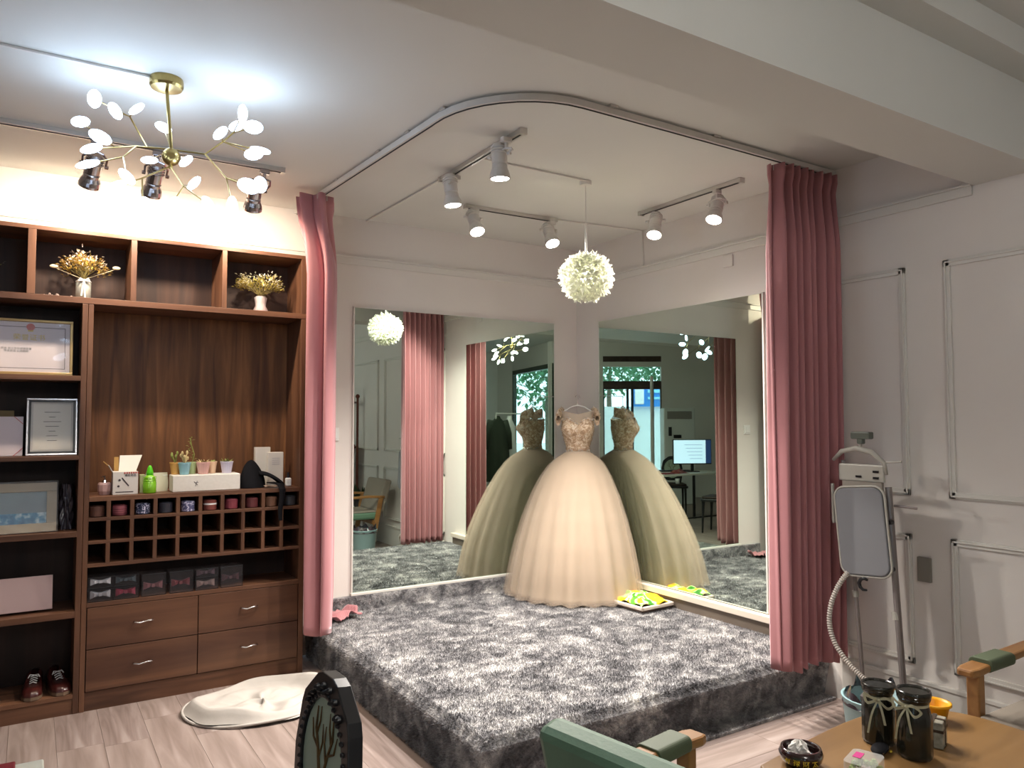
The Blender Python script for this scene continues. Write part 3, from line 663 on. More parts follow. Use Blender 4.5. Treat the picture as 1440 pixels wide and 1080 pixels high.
# ------------------------------------------------------------------ tray and floral cloth
t = thing('floor_tray', 'low square cream and brown tray lying on the platform before the right mirror', 'tray', (-.205, -.95, HP+.012), R(3))
part('tray_base', MB().box(-.145, .145, -.17, .17, 0, .022), mat('brown_tray', srgb('#4b3a30'), .6), t, bevel=.005, local=True)
mb = MB()
for q in ((-.15, -.13, -.18, .18), (.13, .15, -.18, .18), (-.15, .15, -.18, -.16), (-.15, .15, .16, .18)): mb.box(*q, .012, .036)
part('tray_rim', mb, M_CREAM, t, bevel=.006, local=True)
M_FLOR = noisy(mat('floral_cloth', (.9, .8, .05), .7), [srgb('#2f7a1d'), srgb('#6fc02a'), srgb('#e8e9c8'), srgb('#f4e21c'), srgb('#f7b20a')], (1, 1, 1), 14, 2, .4, [.36, .43, .48, .54, .66], bump=.2)
def fc(u, v):
    x = -.335+.27*u; y = -1.115+.33*v
    e = min(u, 1-u, v, 1-v)*6; h = .032*min(e, 1)+.010*math.sin(11*u+4*v)+.008*math.sin(17*v+3*u)+.006*math.sin(31*u*v)
    return (x+.01*math.sin(9*v), y+.012*math.sin(8*u), HP+.045+max(h, -.006))
single('floral_cloth', MB().grid(fc, 36, 36), M_FLOR, 'yellow and green floral cloth bundled on the low tray', 'cloth', smooth=True, solid=.004)
# ------------------------------------------------------------------ hooped petticoat on the floor
M_PET = noisy(mat('white_petticoat_net', (.85, .83, .8), .8), [srgb('#aaa49d'), srgb('#c2bcb5')], (1, 1, 1), 10, 4, bump=.3)
def pett(u, v):
    a = 2*PI*u; t = v
    R0x, R0y = .385, .30
    roll = math.exp(-((t-.16)/.11)**2); ins = smooth(min(max((t-.2)/.25, 0), 1))
    h = .010+.056*roll*(1+.30*math.sin(2*a+.6)+.16*math.sin(5*a))+.022*ins*(1+.6*math.sin(3*a+2+3*t)+.25*math.sin(8*a-6*t))*(1-.5*t)+.0035*math.sin(17*a+9*t)*(1-t)*ins+.010*ins*math.sin(9*t+2*math.sin(2*a))
    r = (1-t)*(1+.03*math.sin(5*a+2)*(1-t)+.015*math.sin(9*a))
    return (-2.645+R0x*r*math.cos(a)+.03*math.sin(2*a)*(1-t), -.725+R0y*r*math.sin(a), max(h, .004))
pt = thing('hooped_petticoat', 'white net petticoat collapsed in a ring on the floor before the shelves', 'petticoat', (-2.645, -.725, 0))
part('net_skirt', MB().grid(pett, 120, 26, closeu=True), M_PET, pt, smooth=True)
def hoop(sx, sy, z, n=48): return [(-2.645+sx*math.cos(2*PI*k/n)+.02*math.sin(4*PI*k/n), -.725+sy*math.sin(2*PI*k/n), z+.008*math.sin(6*PI*k/n)) for k in range(n+1)]
part('hoop', MB().tube(hoop(.385, .298, .014), .007, 8, False), M_PET, pt, smooth=True)
# ------------------------------------------------------------------ wooden display cabinet
YF, YB = -.33, -.015
def board(par, name, x0, x1, z0, z1, m=None, y0=YF, y1=YB, bev=.0015):
    return part(name, MB().box(x0, x1, y0, y1, z0, z1), m or M_WH, par, bevel=bev)
XL = -4.72
tc_ = thing('upper_cubby_unit', 'top row of open walnut cubbies crowning the shelf units, holding dried bouquets', 'shelf', (-3.5, -.17, 2.118))
board(tc_, 'top_board', XL, -2.31, 2.483, 2.505); board(tc_, 'bottom_board', XL, -2.31, 2.118, 2.150)
for x, w_ in ((-2.327, .034), (-2.791, .026), (-3.262, .028), (-3.732, .036), (-4.2, .03), (XL+.015, .03)): board(tc_, 'divider' if w_ != .034 else 'side_panel', x-w_/2, x+w_/2, 2.150, 2.483, M_WV)
part('back_panel', MB().box(XL, -2.31, -.02, -.005, 2.118, 2.505), wood('shaded_cubby_back', srgb('#2a1a15'), srgb('#3a251c'), srgb('#4a3024'), 'Z', .6), tc_)  # back board darkened: shade inside the cubbies is put into its colour
lu = thing('open_shelf_unit', 'left walnut bookcase unit with open shelves holding certificates, a painting and shoes', 'shelf', (-4.1, -.17, 0))
board(lu, 'side_panel', -3.5, -3.474, .0, 2.116, M_WV); board(lu, 'side_panel', XL, XL+.03, 0, 2.116, M_WV)
for z0, z1 in ((1.710, 1.736), (1.298, 1.320), (.900, .928), (.487, .519), (.078, .100)): board(lu, 'shelf', XL+.03, -3.5, z0, z1)
part('plinth', MB().box(XL+.03, -3.5, -.325, -.30, 0, .078), M_WH, lu)
M_DBACK = wood('shaded_back_board', srgb('#1c110f'), srgb('#281815'), srgb('#33201b'), 'Z', .6)  # walnut darkened to carry the shade at the back of the recesses
part('back_panel', MB().box(XL, -3.474, -.02, -.005, 0, 2.116), M_DBACK, lu)
ru = thing('drawer_cabinet', 'right walnut cabinet unit with a display niche, tie cubbies and four drawers', 'cabinet', (-2.9, -.17, 0))
board(ru, 'side_panel', -3.472, -3.448, 0, 2.116, M_WV); board(ru, 'side_panel', -2.342, -2.312, 0, 2.116, M_WV)
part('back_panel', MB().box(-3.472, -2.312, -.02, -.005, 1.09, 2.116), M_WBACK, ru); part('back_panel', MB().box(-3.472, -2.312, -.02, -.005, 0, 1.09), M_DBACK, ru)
X0, X1 = -3.448, -2.342
board(ru, 'counter_board', X0, X1, 1.078, 1.102)
for z0, z1 in ((.975, .993), (.856, .873), (.736, .754)): board(ru, 'cubby_shelf', X0, X1, z0, z1)
CD = [-3.356, -3.244, -3.130, -3.016, -2.900, -2.782, -2.668, -2.554, -2.447]
for x in CD:
    for z0, z1 in ((.993, 1.078), (.873, .975), (.754, .856)): board(ru, 'cubby_divider', x-.010, x+.010, z0, z1, M_WV)
board(ru, 'ledge_board', X0, X1, .530, .552)
part('plinth', MB().box(X0, X1, -.322, -.30, 0, .095), M_WH, ru)
part('carcass_rail', MB().box(X0, X1, -.30, -.28, .09, .53), M_BLACK, ru)
for (a, b) in ((X0+.004, -2.904), (-2.900, X1-.004)):
    for (c, d) in ((.100, .312), (.316, .527)):
        dw = part('drawer_front', MB().box(a, b, -.332, -.312, c, d), M_DOAK, ru, bevel=.002)
        hx = -3.177 if a < -3 else -2.626; hz = .213 if c < .2 else .430
        pts = [(hx-.045, -.334, hz), (hx-.043, -.352, hz), (hx-.02, -.358, hz-.004), (hx+.02, -.358, hz+.004), (hx+.043, -.352, hz+.001), (hx+.045, -.334, hz+.001)]
        part('drawer_handle', MB().tube(pts, [.005, .005, .004, .004, .005, .005], 8), M_CHROME, dw, smooth=True)
# --- rolled ties in the top row of cubbies
TIE = [('#5b3b30', 'brown', 0), ('#6a3038', 'burgundy', 1), ('#2b3350', 'navy dotted', 2), ('#2e2e38', 'dark charcoal', 0), ('#5a5a80', 'white-speckled violet', 2), ('#7a4038', 'red with a white band', 3),
       ('#7c3640', 'crimson', 0), ('#5a2a2c', 'maroon', 0), ('#6b4a38', 'tan', 0), ('#3a3c40', 'slate grey', 0)]
xs = [X0]+CD+[X1]
for i, (h_, nm, kind) in enumerate(TIE):
    cx = (xs[i]+xs[i+1])/2+(-.005 if i == 0 else .005 if i == 9 else 0); c = srgb(h_); m = mat('tie_'+nm.replace(' ', '_').replace('-', '_'), c, .5)
    if kind == 2: noisy(m, [c, c, srgb('#c9c6dc')], (1, 1, 1), 120 if i == 2 else 70, 2, pos=[0, .5, .58])
    if kind == 1: noisy(m, [c, srgb('#93525a')], (1, 1, 30), 4, 1, pos=[.45, .55])
    t = thing('rolled_tie', 'rolled %s necktie in the top row of tie cubbies' % nm, 'tie', (cx, -.22, .994), group='rolled ties in the cubbies')
    q = Matrix.Translation((cx, -.22, .994+.031)) @ Matrix.Rotation(PI/2, 4, 'X')
    sp = MB(); n = 60
    path = []
    M_ = Matrix.Translation((cx, -.285, .995))
    part('roll', MB().lathe([(0, 0), (.032, 0), (.036, .003), (.036, .052), (.032, .055), (.006, .055), (.005, .04), (0, .04)], 24, M=M_), m, t)
    spi = [(cx+(.008+.026*k/40)*math.cos(k*.55), -.285+(.008+.026*k/40)*math.sin(k*.55)) for k in range(41)]
    part('folded_edge', ribbon(spi, 1.049, 1.0525, .0015), m, t)
    if kind == 3: part('white_band', MB().lathe([(.0365, .030), (.0372, .031), (.0372, .038), (.0365, .039)], 24, M=M_), M_WHITE, t)
# --- clear boxes with bow ties on the ledge
M_CLR = mat('clear_plastic_box', (.25, .24, .26), .10, alpha=.10, spec=.8)
BOWS = [(-3.382, .552, .064, '#cfcfd6', 'silver', 'lower box of the leftmost stack'), (-3.382, .620, .060, '#e4e4ea', 'white', 'upper box of the leftmost stack'), (-3.262, .552, .064, '#a33a52', 'crimson', 'lower box of the second stack'),
        (-3.262, .620, .058, '#4b5a63', 'grey blue', 'upper box of the second stack'), (-3.128, .552, .118, '#7d5156', 'mauve', 'third from the left, tall box'), (-2.988, .552, .118, '#6d3038', 'maroon', 'fourth from the left, tall box'),
        (-2.856, .552, .062, '#a38c88', 'beige', 'lower box of the fifth stack'), (-2.856, .618, .052, '#54424a', 'plum', 'upper box of the fifth stack'), (-2.722, .552, .118, '#4a3238', 'dark brown', 'rightmost tall box')]
def bow(mb, c, w_, h_):
    c = Vector(c)
    for s in (-1, 1):
        mb.add([c+Vector((s*.006, 0, h_*.18)), c+Vector((s*w_/2, -.004, h_/2)), c+Vector((s*w_/2, -.006, -h_/2)), c+Vector((s*.006, 0, -h_*.18)),
                c+Vector((s*w_*.3, -.016, h_*.22)), c+Vector((s*w_*.3, -.016, -h_*.22)), c+Vector((s*.006, .008, h_*.18)), c+Vector((s*w_/2, .006, h_/2)), c+Vector((s*w_/2, .006, -h_/2)), c+Vector((s*.006, .008, -h_*.18))],
               [(0, 1, 4), (1, 2, 5, 4), (0, 4, 5, 3), (2, 3, 5), (6, 9, 8, 7), (0, 6, 7, 1), (2, 8, 9, 3), (1, 7, 8, 2)])
    return mb.cbox(c+Vector((0, -.004, 0)), (.016, .022, h_*.42))
for (cx, z, hh, hx, nm, wh) in BOWS:
    t = thing('bow_tie_box', 'clear box with %s bow tie inside, %s' % (nm, wh), 'box', (cx, -.25, z+.001), group='clear boxes of bow ties')
    part('box_body', MB().box(cx-.060, cx+.060, -.315, -.205, z+.001, z+hh-.008), M_CLR, t, bevel=.003)
    part('box_lid', MB().box(cx-.062, cx+.062, -.317, -.203, z+hh-.008, z+hh), M_CLR, t, bevel=.002)
    mb = MB()
    for dx in (-.059, .059): mb.box(cx+dx-.0015, cx+dx+.0015, -.317, -.314, z+.001, z+hh)
    for dz in (.002, hh-.003): mb.box(cx-.06, cx+.06, -.3175, -.314, z+dz-.001, z+dz+.002)
    part('black_edge', mb, M_BLACK, t)
    zc_ = z+min(hh, .07)/2+(.015 if hh > .1 else 0)
    mm = mat('bow_'+nm.replace(' ', '_'), srgb(hx), .35, coat=.3)
    b = single('bow_tie', bow(MB(), (cx, -.275, zc_), .095, .042 if hh > .06 else .034), mm, '%s bow tie inside its clear box, %s' % (nm, wh), 'bow tie', group='bow ties in clear boxes')
# --- dried bouquets
def bouquet(label, cx, z, vh, vr, hh, wd, cols, pink=False, ribbon_=False, seed=1, n=420, buds=0):
    rs = random.Random(seed); cy = -.19; z += .001
    v = thing('glass_vase', label+', the vase', 'vase', (cx, cy, z), group='glass vases in the top cubbies')
    if pink: pr = [(0, 0), (vr*1.15, 0), (vr*1.2, .02), (vr*.85, .045), (vr*.9, vh*.6), (vr*1.05, vh*.9), (vr*.8, vh), (vr*.75, vh*.95), (vr*.8, .05), (vr*1.05, .02), (0, .01)]
    else: pr = [(0, 0), (vr, 0), (vr, vh*.85), (vr*.8, vh*.93), (vr*.85, vh), (vr*.8, vh), (vr*.75, vh*.92), (vr*.92, vh*.83), (vr*.92, .008), (0, .008)]
    part('vase_body', MB().lathe(pr, 28, c=(cx, cy, z), fn=lambda a, zz: 1+.03*math.cos(12*a)), mat('vase_glass', (.9, .8, .8) if pink else (.75, .78, .72), .08, alpha=.4), v, smooth=True)
    if pink: part('pink_pebbles', MB().ell((cx, cy, z+.022), (vr*.98, vr*.98, .018)), mat('pink_gravel', srgb('#e0a49c'), .5), v, smooth=True)
    if ribbon_:
        mb = MB()
        for a in (.4, 2.6): mb.tube([(cx, cy-vr-.004, z+vh*.9), (cx+.022*math.cos(a), cy-vr-.012, z+vh*.9+.012), (cx+.032*math.cos(a), cy-vr-.01, z+vh*.9-.002), (cx, cy-vr-.004, z+vh*.9)], .0035, 6)
        mb.tube([(cx, cy-vr-.003, z+vh*.9), (cx+.006, cy-vr-.006, z+.012)], .004, 6); mb.tube([(cx-.002, cy-vr-.003, z+vh*.9), (cx-.012, cy-vr-.006, z+.02)], .004, 6)
        mb.lathe([(vr*.93, vh*.86), (vr*1.02, vh*.87), (vr*1.02, vh*.91), (vr*.93, vh*.92)], 20, c=(cx, cy, z))
        part('white_ribbon', mb, M_WHITE, v)
    b = thing('dried_bouquet', label, 'flowers', (cx, cy, z+.01), group='dried bouquets in the top cubbies')
    st = MB(); tips = []
    for i in range(46):
        a = rs.uniform(0, 2*PI); rr = wd/2*math.sqrt(rs.random()); tp = Vector((cx+rr*math.cos(a), cy+min(rr, .1)*math.sin(a), z+vh+hh*(1-.35*(rr/(wd/2))**2)*rs.uniform(.55, 1)))
        st.tube([(cx+rs.uniform(-1, 1)*vr*.6, cy+rs.uniform(-1, 1)*vr*.6, z+.015), (cx+rs.uniform(-1, 1)*vr*.4, cy, z+vh), tp], .0012, 4); tips.append(tp)
    part('stems', st, mat('straw_stem', srgb('#7d7040'), .8), b)['kind'] = 'stuff'
    for ci, (hx, fr) in enumerate(cols):
        mb = MB()
        for i in range(int(n*fr)):
            tp = rs.choice(tips); p = Vector(tp)+Vector((rs.gauss(0, .012), rs.gauss(0, .012), rs.gauss(0, .014)-(.02*ci)))
            for k in range(2): mb.leaf(p, (p.x-cx+rs.uniform(-.05, .05), rs.uniform(-.08, .05), rs.uniform(-.01, .09)), rs.uniform(.012, .024), .008, .2)
        o = part('petals', mb, mat('petal_'+hx[1:], srgb(hx), .8), b); o['kind'] = 'stuff'
    for (dx, dz) in ([(-.14, .03), (.155, .05)] if buds else []):
        mb = MB().tube([(cx, cy, z+vh), (cx+dx, cy-.02, z+vh+dz+.02)], .0014, 4); mb.ell((cx+dx, cy-.02, z+vh+dz+.025), (.02, .01, .010)); part('bud_stem', mb, mat('bud_cream', srgb('#d8c9a8'), .8), b)
bouquet('dried cream roses in a ribboned jar, second cubby from the left', -3.492, 2.150, .115, .037, .145, .22, [('#fdeede', .40), ('#b99a45', .9)], ribbon_=True, seed=3, buds=1)
bouquet('dried spray of pale yellow blossom in a pink-footed vase, rightmost cubby', -2.552, 2.150, .105, .036, .135, .27, [('#f6f1dc', .5), ('#c9b95a', .9)], pink=True, seed=8)
bouquet('sparse dried twigs in the shaded leftmost cubby', -3.97, 2.150, .11, .035, .10, .24, [('#8a7f70', .10)], seed=12, n=160)
cr = MB()
for i in range(26): cr.ell((-3.64+random.gauss(0, .03), -.22+random.gauss(0, .03), 2.158), .006, n=5, m=4)
single('fallen_petals', cr, mat('fallen_petal', srgb('#a08c84'), .8), 'scatter of dried petals fallen left of the ribboned vase', 'petals')['kind'] = 'stuff'
# --- left unit: certificates, painting, box, shoes
M_GLZ = mat('frame_glass', (.9, .9, .9), .03, alpha=.12, spec=.9)
M_PAPER = mat('certificate_paper', srgb('#c9bcc0'), .5); M_GOLD = mat('gold_frame', srgb('#a88a5a'), .35, .5); M_RED = mat('emblem_red', srgb('#b8301f'), .5); M_GLD2 = mat('gold_print', srgb('#c8ac28'), .5); M_INK = mat('ink', (.05, .04, .05), .6)
def lean(x0, x1, z0, z1, y, d=.05):
    """matrix for a panel leaning back: local x right, y up, z toward the room"""
    hgt = z1-z0; a = math.asin(min(d/hgt, .9)); M = Matrix.Translation(((x0+x1)/2, y, z0)) @ Matrix.Rotation(PI/2-a, 4, 'X'); return M
def frame(name, label, x0, x1, z0, z1, y, mf, fw, cat, mp_, ins=0, d=.05):
    M = lean(x0, x1, z0, z1, y, d); w_ = x1-x0; h_ = (z1-z0)/math.cos(math.asin(d/(z1-z0)))
    t = thing(name, label, cat, ((x0+x1)/2, y, z0))
    mb = MB()
    for q in ((-w_/2, w_/2, 0, fw), (-w_/2, w_/2, h_-fw, h_), (-w_/2, -w_/2+fw, fw, h_-fw), (w_/2-fw, w_/2, fw, h_-fw)): mb.box(*q, -.006, .012, M)
    part('frame_border', mb, mf, t, bevel=.002)
    part('picture', MB().box(-w_/2+fw, w_/2-fw, fw, h_-fw, -.004, .002, M), mp_, t)
    return t, M, w_, h_
t, M, w_, h_ = frame('framed_certificate', 'gold-framed certificate with red emblem on the upper left shelf', -4.0, -3.535, 1.738, 2.03, -.24, M_GOLD, .014, 'certificate', M_PAPER)
mb = MB()
for q in ((-w_/2+.035, w_/2-.035, .034, .037), (-w_/2+.035, w_/2-.035, h_-.042, h_-.039), (-w_/2+.035, -w_/2+.038, .034, h_-.039), (w_/2-.038, w_/2-.035, .034, h_-.039)): mb.box(*q, .002, .003, M)
part('printed_border', mb, M_INK, t)
part('emblem', MB().lathe([(0, .0), (.019, .0), (.019, .002), (0, .002)], 24, M=M @ Matrix.Translation((.04, h_-.040, .002))), M_RED, t)
part('emblem_base', MB().box(.028, .052, h_-.064, h_-.056, .002, .004, M), M_GLD2, t)
text('certificate_title', '荣誉证书', .036, M_GLD2, M @ Matrix.Translation((.035, h_-.098, .0032)), t)
text('certificate_lines', '同志 在工作中成绩显著\n特发此证 以资鼓励', .013, M_INK, M @ Matrix.Translation((-.02, h_-.165, .0032)), t)
part('glazing', MB().box(-w_/2+.014, w_/2-.014, .014, h_-.014, .006, .008, M), M_GLZ, t)
t, M, w_, h_ = frame('framed_certificate', 'black and silver framed certificate on the second left shelf', -3.735, -3.505, 1.321, 1.618, -.25, mat('silver_frame', (.7, .7, .74), .25, .7), .010, 'certificate', mat('cert_mat', srgb('#b9b3ac'), .6))
mb = MB()
for q in ((-w_/2+.01, w_/2-.01, .01, .02), (-w_/2+.01, w_/2-.01, h_-.02, h_-.01), (-w_/2+.01, -w_/2+.02, .01, h_-.01), (w_/2-.02, w_/2-.01, .01, h_-.01)): mb.box(*q, .002, .010, M)
part('black_inner_border', mb, M_BLACK, t)
part('certificate_sheet', MB().box(-w_/2+.03, w_/2-.03, .03, h_-.03, .002, .003, M), mat('cream_sheet', srgb('#d5cfc2'), .5), t)
mb = MB()
for k, ww in enumerate((.07, .03, .08, .06, .03, .05, .045)): mb.box(-ww/2, ww/2, h_-.075-.025*k, h_-.072-.025*k, .003, .0036, M)
part('printed_lines', mb, M_INK, t); part('glazing', MB().box(-w_/2+.02, w_/2-.02, .02, h_-.02, .006, .008, M), M_GLZ, t)
t = thing('open_certificate_book', 'open certificate booklet with red corner ribbons on the second left shelf', 'booklet', (-3.9, -.22, 1.321))
M = lean(-4.08, -3.745, 1.321, 1.52, -.235, .04)
part('page', MB().box(-.165, .165, 0, .205, 0, .006, M), M_PAPER, t, bevel=.001)
part('corner_ribbon', MB().bar(M @ Vector((.165, .165, .007)), M @ Vector((.125, .205, .007)), .004, .002), M_RED, t); part('corner_ribbon', MB().bar(M @ Vector((.165, .04, .007)), M @ Vector((.125, .0, .007)), .004, .002), M_RED, t)
text('certificate_lines', '聘书\n兹聘请为本会会员\n特颁发此证', .018, M_INK, M @ Matrix.Translation((-.01, .12, .0068)), t)
single('brown_folder', MB().box(-4.05, -3.79, -.10, -.085, 1.321, 1.555), mat('folder_tan', srgb('#85704c'), .6), 'tan folder standing behind the open certificate booklet', 'folder', bevel=.002)
M_PNT = noisy(mat('seascape_print', (.3, .45, .55), .4), [srgb('#8fa3a8'), srgb('#7b8f97'), srgb('#9a9aa5')], (1, 1, 1), 9, 4)
t, M, w_, h_ = frame('wrapped_painting', 'cream-framed sea landscape wrapped in clear film on the middle left shelf', -3.98, -3.59, .930, 1.178, -.26, mat('painting_frame', srgb('#9d9079'), .4), .045, 'painting', M_PNT)
part('painted_sea', MB().box(-w_/2+.045, w_/2-.045, .045, .10, .002, .0032, M), noisy(mat('sea_blue', (.1, .35, .55), .4), [srgb('#2b6d96'), srgb('#4a90b5'), srgb('#c6dde3')], (1, 1, 1), 30, 4, pos=[.35, .5, .66]), t)
def film(u, v):
    p = M @ Vector((-w_/2-.006+(w_+.012)*u, -.002+(h_+.01)*v, .016+.002*math.sin(23*u+31*v)+.0018*math.sin(61*u-17*v))); return tuple(p)
part('plastic_film', MB().grid(film, 50, 34), mat('clear_film', (.95, .95, .95), .12, alpha=.14, spec=1), t)
def bag(u, v):
    a = 2*PI*u; r = .04*(1+.25*math.sin(5*a+7*v)+.12*math.sin(11*a-9*v))*(1-.25*v); return (-3.545+r*math.cos(a)*.8, -.16+r*math.sin(a)*1.5, .930+.235*v)
single('dark_plastic_bag', MB().grid(bag, 40, 16, closeu=True), mat('dark_film', (.05, .04, .05), .15, coat=.8), 'crumpled dark plastic bag standing right of the wrapped painting', 'bag', smooth=True)
t = thing('pale_pink_box', 'flat pale pink box leaning on the lower left shelf', 'box', (-3.8, -.24, .521))
M = lean(-4.02, -3.60, .530, .69, -.245, .03)
part('box_body', MB().box(-.21, .21, 0, .17, -.04, 0, M), mat('pale_pink_card', srgb('#cfb0ac'), .6), t, bevel=.002); part('box_lid', MB().box(-.212, .212, -.0, .172, -.002, .006, M), mat('pink_card_lid', srgb('#d8bab5'), .6), t, bevel=.002)
M_SHOE = noisy(mat('oxblood_leather', srgb('#3a1614'), .3, coat=.4), [srgb('#2c1010'), srgb('#4a1d18')], (1, 1, 1), 12, 3); M_SOLE = mat('shoe_sole', srgb('#6d5a48'), .6)
def shoe(cx, cy, rz, label, m=M_SHOE):
    t = thing('leather_shoe', label, 'shoe', (cx, cy, .101), rz, group='shoes on the bottom shelf')
    out = [(-.045, -.02), (-.05, .05), (-.045, .10), (-.030, .128), (0, .138), (.03, .128), (.045, .10), (.044, .05), (.036, -.02), (.034, -.08), (.026, -.115), (0, -.127), (-.026, -.115), (-.034, -.08)]
    part('sole', MB().prism([(x, -y) for x, y in out], 0, .020), M_SOLE, t, bevel=.003, local=True)
    n = len(out); rows = []
    for v in range(9):
        s = v/8; rows.append(s)
    def up(u, v):
        k = u*n; i = int(k) % n; f = k-int(k); a, b = out[i], out[(i+1) % n]; x = a[0]+(b[0]-a[0])*f; y = -(a[1]+(b[1]-a[1])*f)
        yb = .045; hgt = .04+.045*smooth(min(max((y+.06)/.13, 0), 1))
        xs_ = x*(1-.55*v**2.2); ys_ = y+(yb-y)*(.62*v**2)
        return (xs_, ys_, .018+hgt*math.sin(v*PI/2))
    part('upper', MB().grid(up, 56, 10, closeu=True), m, t, smooth=True, local=True)
    lc = MB()
    for k in range(4): yy = -.045+.018*k; lc.tube([(-.016, yy, .062+.006*k), (0, yy-.004, .071+.006*k), (.016, yy, .062+.006*k)], .0028, 6)
    lc.tube([(0, .01, .088), (.018, -.004, .094), (.026, -.012, .082)], .0025, 5); lc.tube([(0, .01, .088), (-.018, -.002, .095), (-.026, -.014, .082)], .0025, 5)
    part('shoelace', lc, mat('white_lace', (.8, .78, .75), .7), t, local=True)
    part('heel', MB().box(-.028, .028, .06, .122, -.0, .012), M_SOLE, t, local=True)
shoe(-3.668, -.20, R(-6), 'oxblood lace-up shoe, left of the pair on the bottom shelf'); shoe(-3.565, -.195, R(10), 'oxblood lace-up shoe, right of the pair beside the cabinet upright')
shoe(-3.86, -.20, R(4), 'black shoe at the far left of the bottom shelf', mat('black_leather', (.02, .02, .025), .3))
# --- niche counter
ZC = 1.103
t = thing('pump_jar', 'small pink faceted jar with silver pump at the left of the counter', 'jar', (-3.37, -.22, ZC))
part('jar_body', MB().lathe([(0, 0), (.026, 0), (.033, .02), (.034, .055), (.028, .066), (0, .066)], 10, c=(-3.37, -.22, ZC)), mat('rose_glass', srgb('#c9a59f'), .2), t)
part('pump_neck', MB().lathe([(0, .066), (.012, .066), (.010, .078), (.004, .08), (.004, .098), (0, .098)], 14, c=(-3.37, -.22, ZC)), M_CHROME, t)
part('pump_spout', MB().tube([(-3.37, -.22, ZC+.098), (-3.385, -.235, ZC+.095)], .004, 6), M_CHROME, t)
M_CARD = mat('white_card', srgb('#dcd7d0'), .5); M_KRAFT = mat('kraft_flap', srgb('#c49a58'), .6)
t = thing('open_white_carton', 'open white carton with red print and raised flaps on the counter', 'box', (-3.272, -.22, ZC))
bx = (-3.335, -3.213); part('carton_body', MB().box(*bx, -.275, -.175, ZC, ZC+.122), M_CARD, t, bevel=.001)
mb = MB().add([(-3.300, -.178, ZC+.122), (-3.213, -.178, ZC+.122), (-3.178, -.12, ZC+.205), (-3.290, -.12, ZC+.205), (-3.300, -.175, ZC+.120), (-3.213, -.175, ZC+.120), (-3.178, -.117, ZC+.203), (-3.290, -.117, ZC+.203)], [(0, 1, 2, 3), (7, 6, 5, 4), (0, 4, 5, 1), (1, 5, 6, 2), (2, 6, 7, 3), (3, 7, 4, 0)])
part('raised_flap', mb, M_CARD, t)
part('side_flap', MB().bar((-3.333, -.225, ZC+.118), (-3.355, -.225, ZC+.158), .09, .003, (1, 0, 0)), M_CARD, t); part('kraft_tab', MB().bar((-3.352, -.225, ZC+.152), (-3.378, -.225, ZC+.178), .035, .004, (1, 0, 0)), M_KRAFT, t)
part('kraft_tab', MB().box(-3.322, -3.300, -.165, -.16, ZC+.10, ZC+.198), M_KRAFT, t)
part('pen_picture', MB().bar((-3.292, -.2755, ZC+.09), (-3.258, -.2755, ZC+.045), .006, .001, (0, 1, 0)), M_INK, t)
for dx, dz in ((-3.303, .078), (-3.308, .045)): part('printed_dot', MB().lathe([(0, 0), (.006, 0), (.006, .001), (0, .001)], 12, M=facing((dx, -.2755, ZC+dz), (0, -1, 0))), M_INK, t)
mb = MB()
for k in range(7): mb.box(-3.282+.011*k, -3.275+.011*k, -.2765, -.275, ZC+.112, ZC+.119)
part('red_print', mb, M_RED, t)
text('black_print', '美妆用品', .014, M_INK, facing((-3.250, -.2758, ZC+.102), (0, -1, 0)), t)
part('black_stripe', MB().box(-3.322, -3.235, -.276, -.2745, ZC+.012, ZC+.016), M_INK, t)
t = thing('green_squeeze_bottle', 'bright green translucent squeeze bottle with pointed cap on the counter', 'bottle', (-3.152, -.25, ZC))
GR = mat('green_plastic', srgb('#8bd42a'), .25, emis=None, alpha=.9, coat=.4)
part('bottle_body', MB().lathe([(0, 0), (.030, 0), (.034, .006), (.034, .055), (.030, .075), (.022, .092), (.018, .098), (0, .098)], 28, c=(-3.152, -.25, ZC)), GR, t, smooth=True)
rb = MB()
for k in range(7): rb.lathe([(.0325, .030+.009*k), (.0345, .0325+.009*k), (.0325, .035+.009*k)], 24, c=(-3.152, -.25, ZC))
part('ribbing', rb, GR, t); part('bottle_cap', MB().lathe([(.018, .098), (.0185, .112), (.012, .138), (.006, .150), (0, .152)], 24, c=(-3.152, -.25, ZC)), mat('green_cap', srgb('#55c51c'), .3), t, smooth=True)
t = thing('white_pouch', 'white zip pouch standing behind the green bottle', 'pouch', (-3.11, -.17, ZC))
def pouch(u, v):
    x = -3.165+.115*u+.006*math.sin(4*v)*(u-.5); d = .022*(1-v)*math.sin(PI*u)+.002
    return x, d, ZC+.105*v
f1 = MB().grid(lambda u, v: (pouch(u, v)[0], -.17-pouch(u, v)[1], pouch(u, v)[2]), 20, 10); f1.grid(lambda u, v: (pouch(u, v)[0], -.17+pouch(u, v)[1], pouch(u, v)[2]), 20, 10)
part('pouch_body', f1, mat('pouch_film', srgb('#cfccb4'), .3, coat=.3), t, smooth=True); part('zip_strip', MB().box(-3.165, -3.05, -.174, -.166, ZC+.088, ZC+.092), M_WHITE, t)
single('pale_green_carton', MB().box(-3.195, -3.17, -.21, -.15, ZC, ZC+.098), mat('pale_green_card', srgb('#b5bb8e'), .6), 'narrow pale green carton between the white carton and the green bottle', 'box', bevel=.001)
t = thing('foam_tray', 'long white foam box on the counter carrying the succulent pots', 'box', (-2.86, -.22, ZC))
FO = noisy(mat('white_foam', (.85, .84, .8), .7), [srgb('#dcd8cf'), srgb('#ece8e0')], (1, 1, 1), 60, 2)
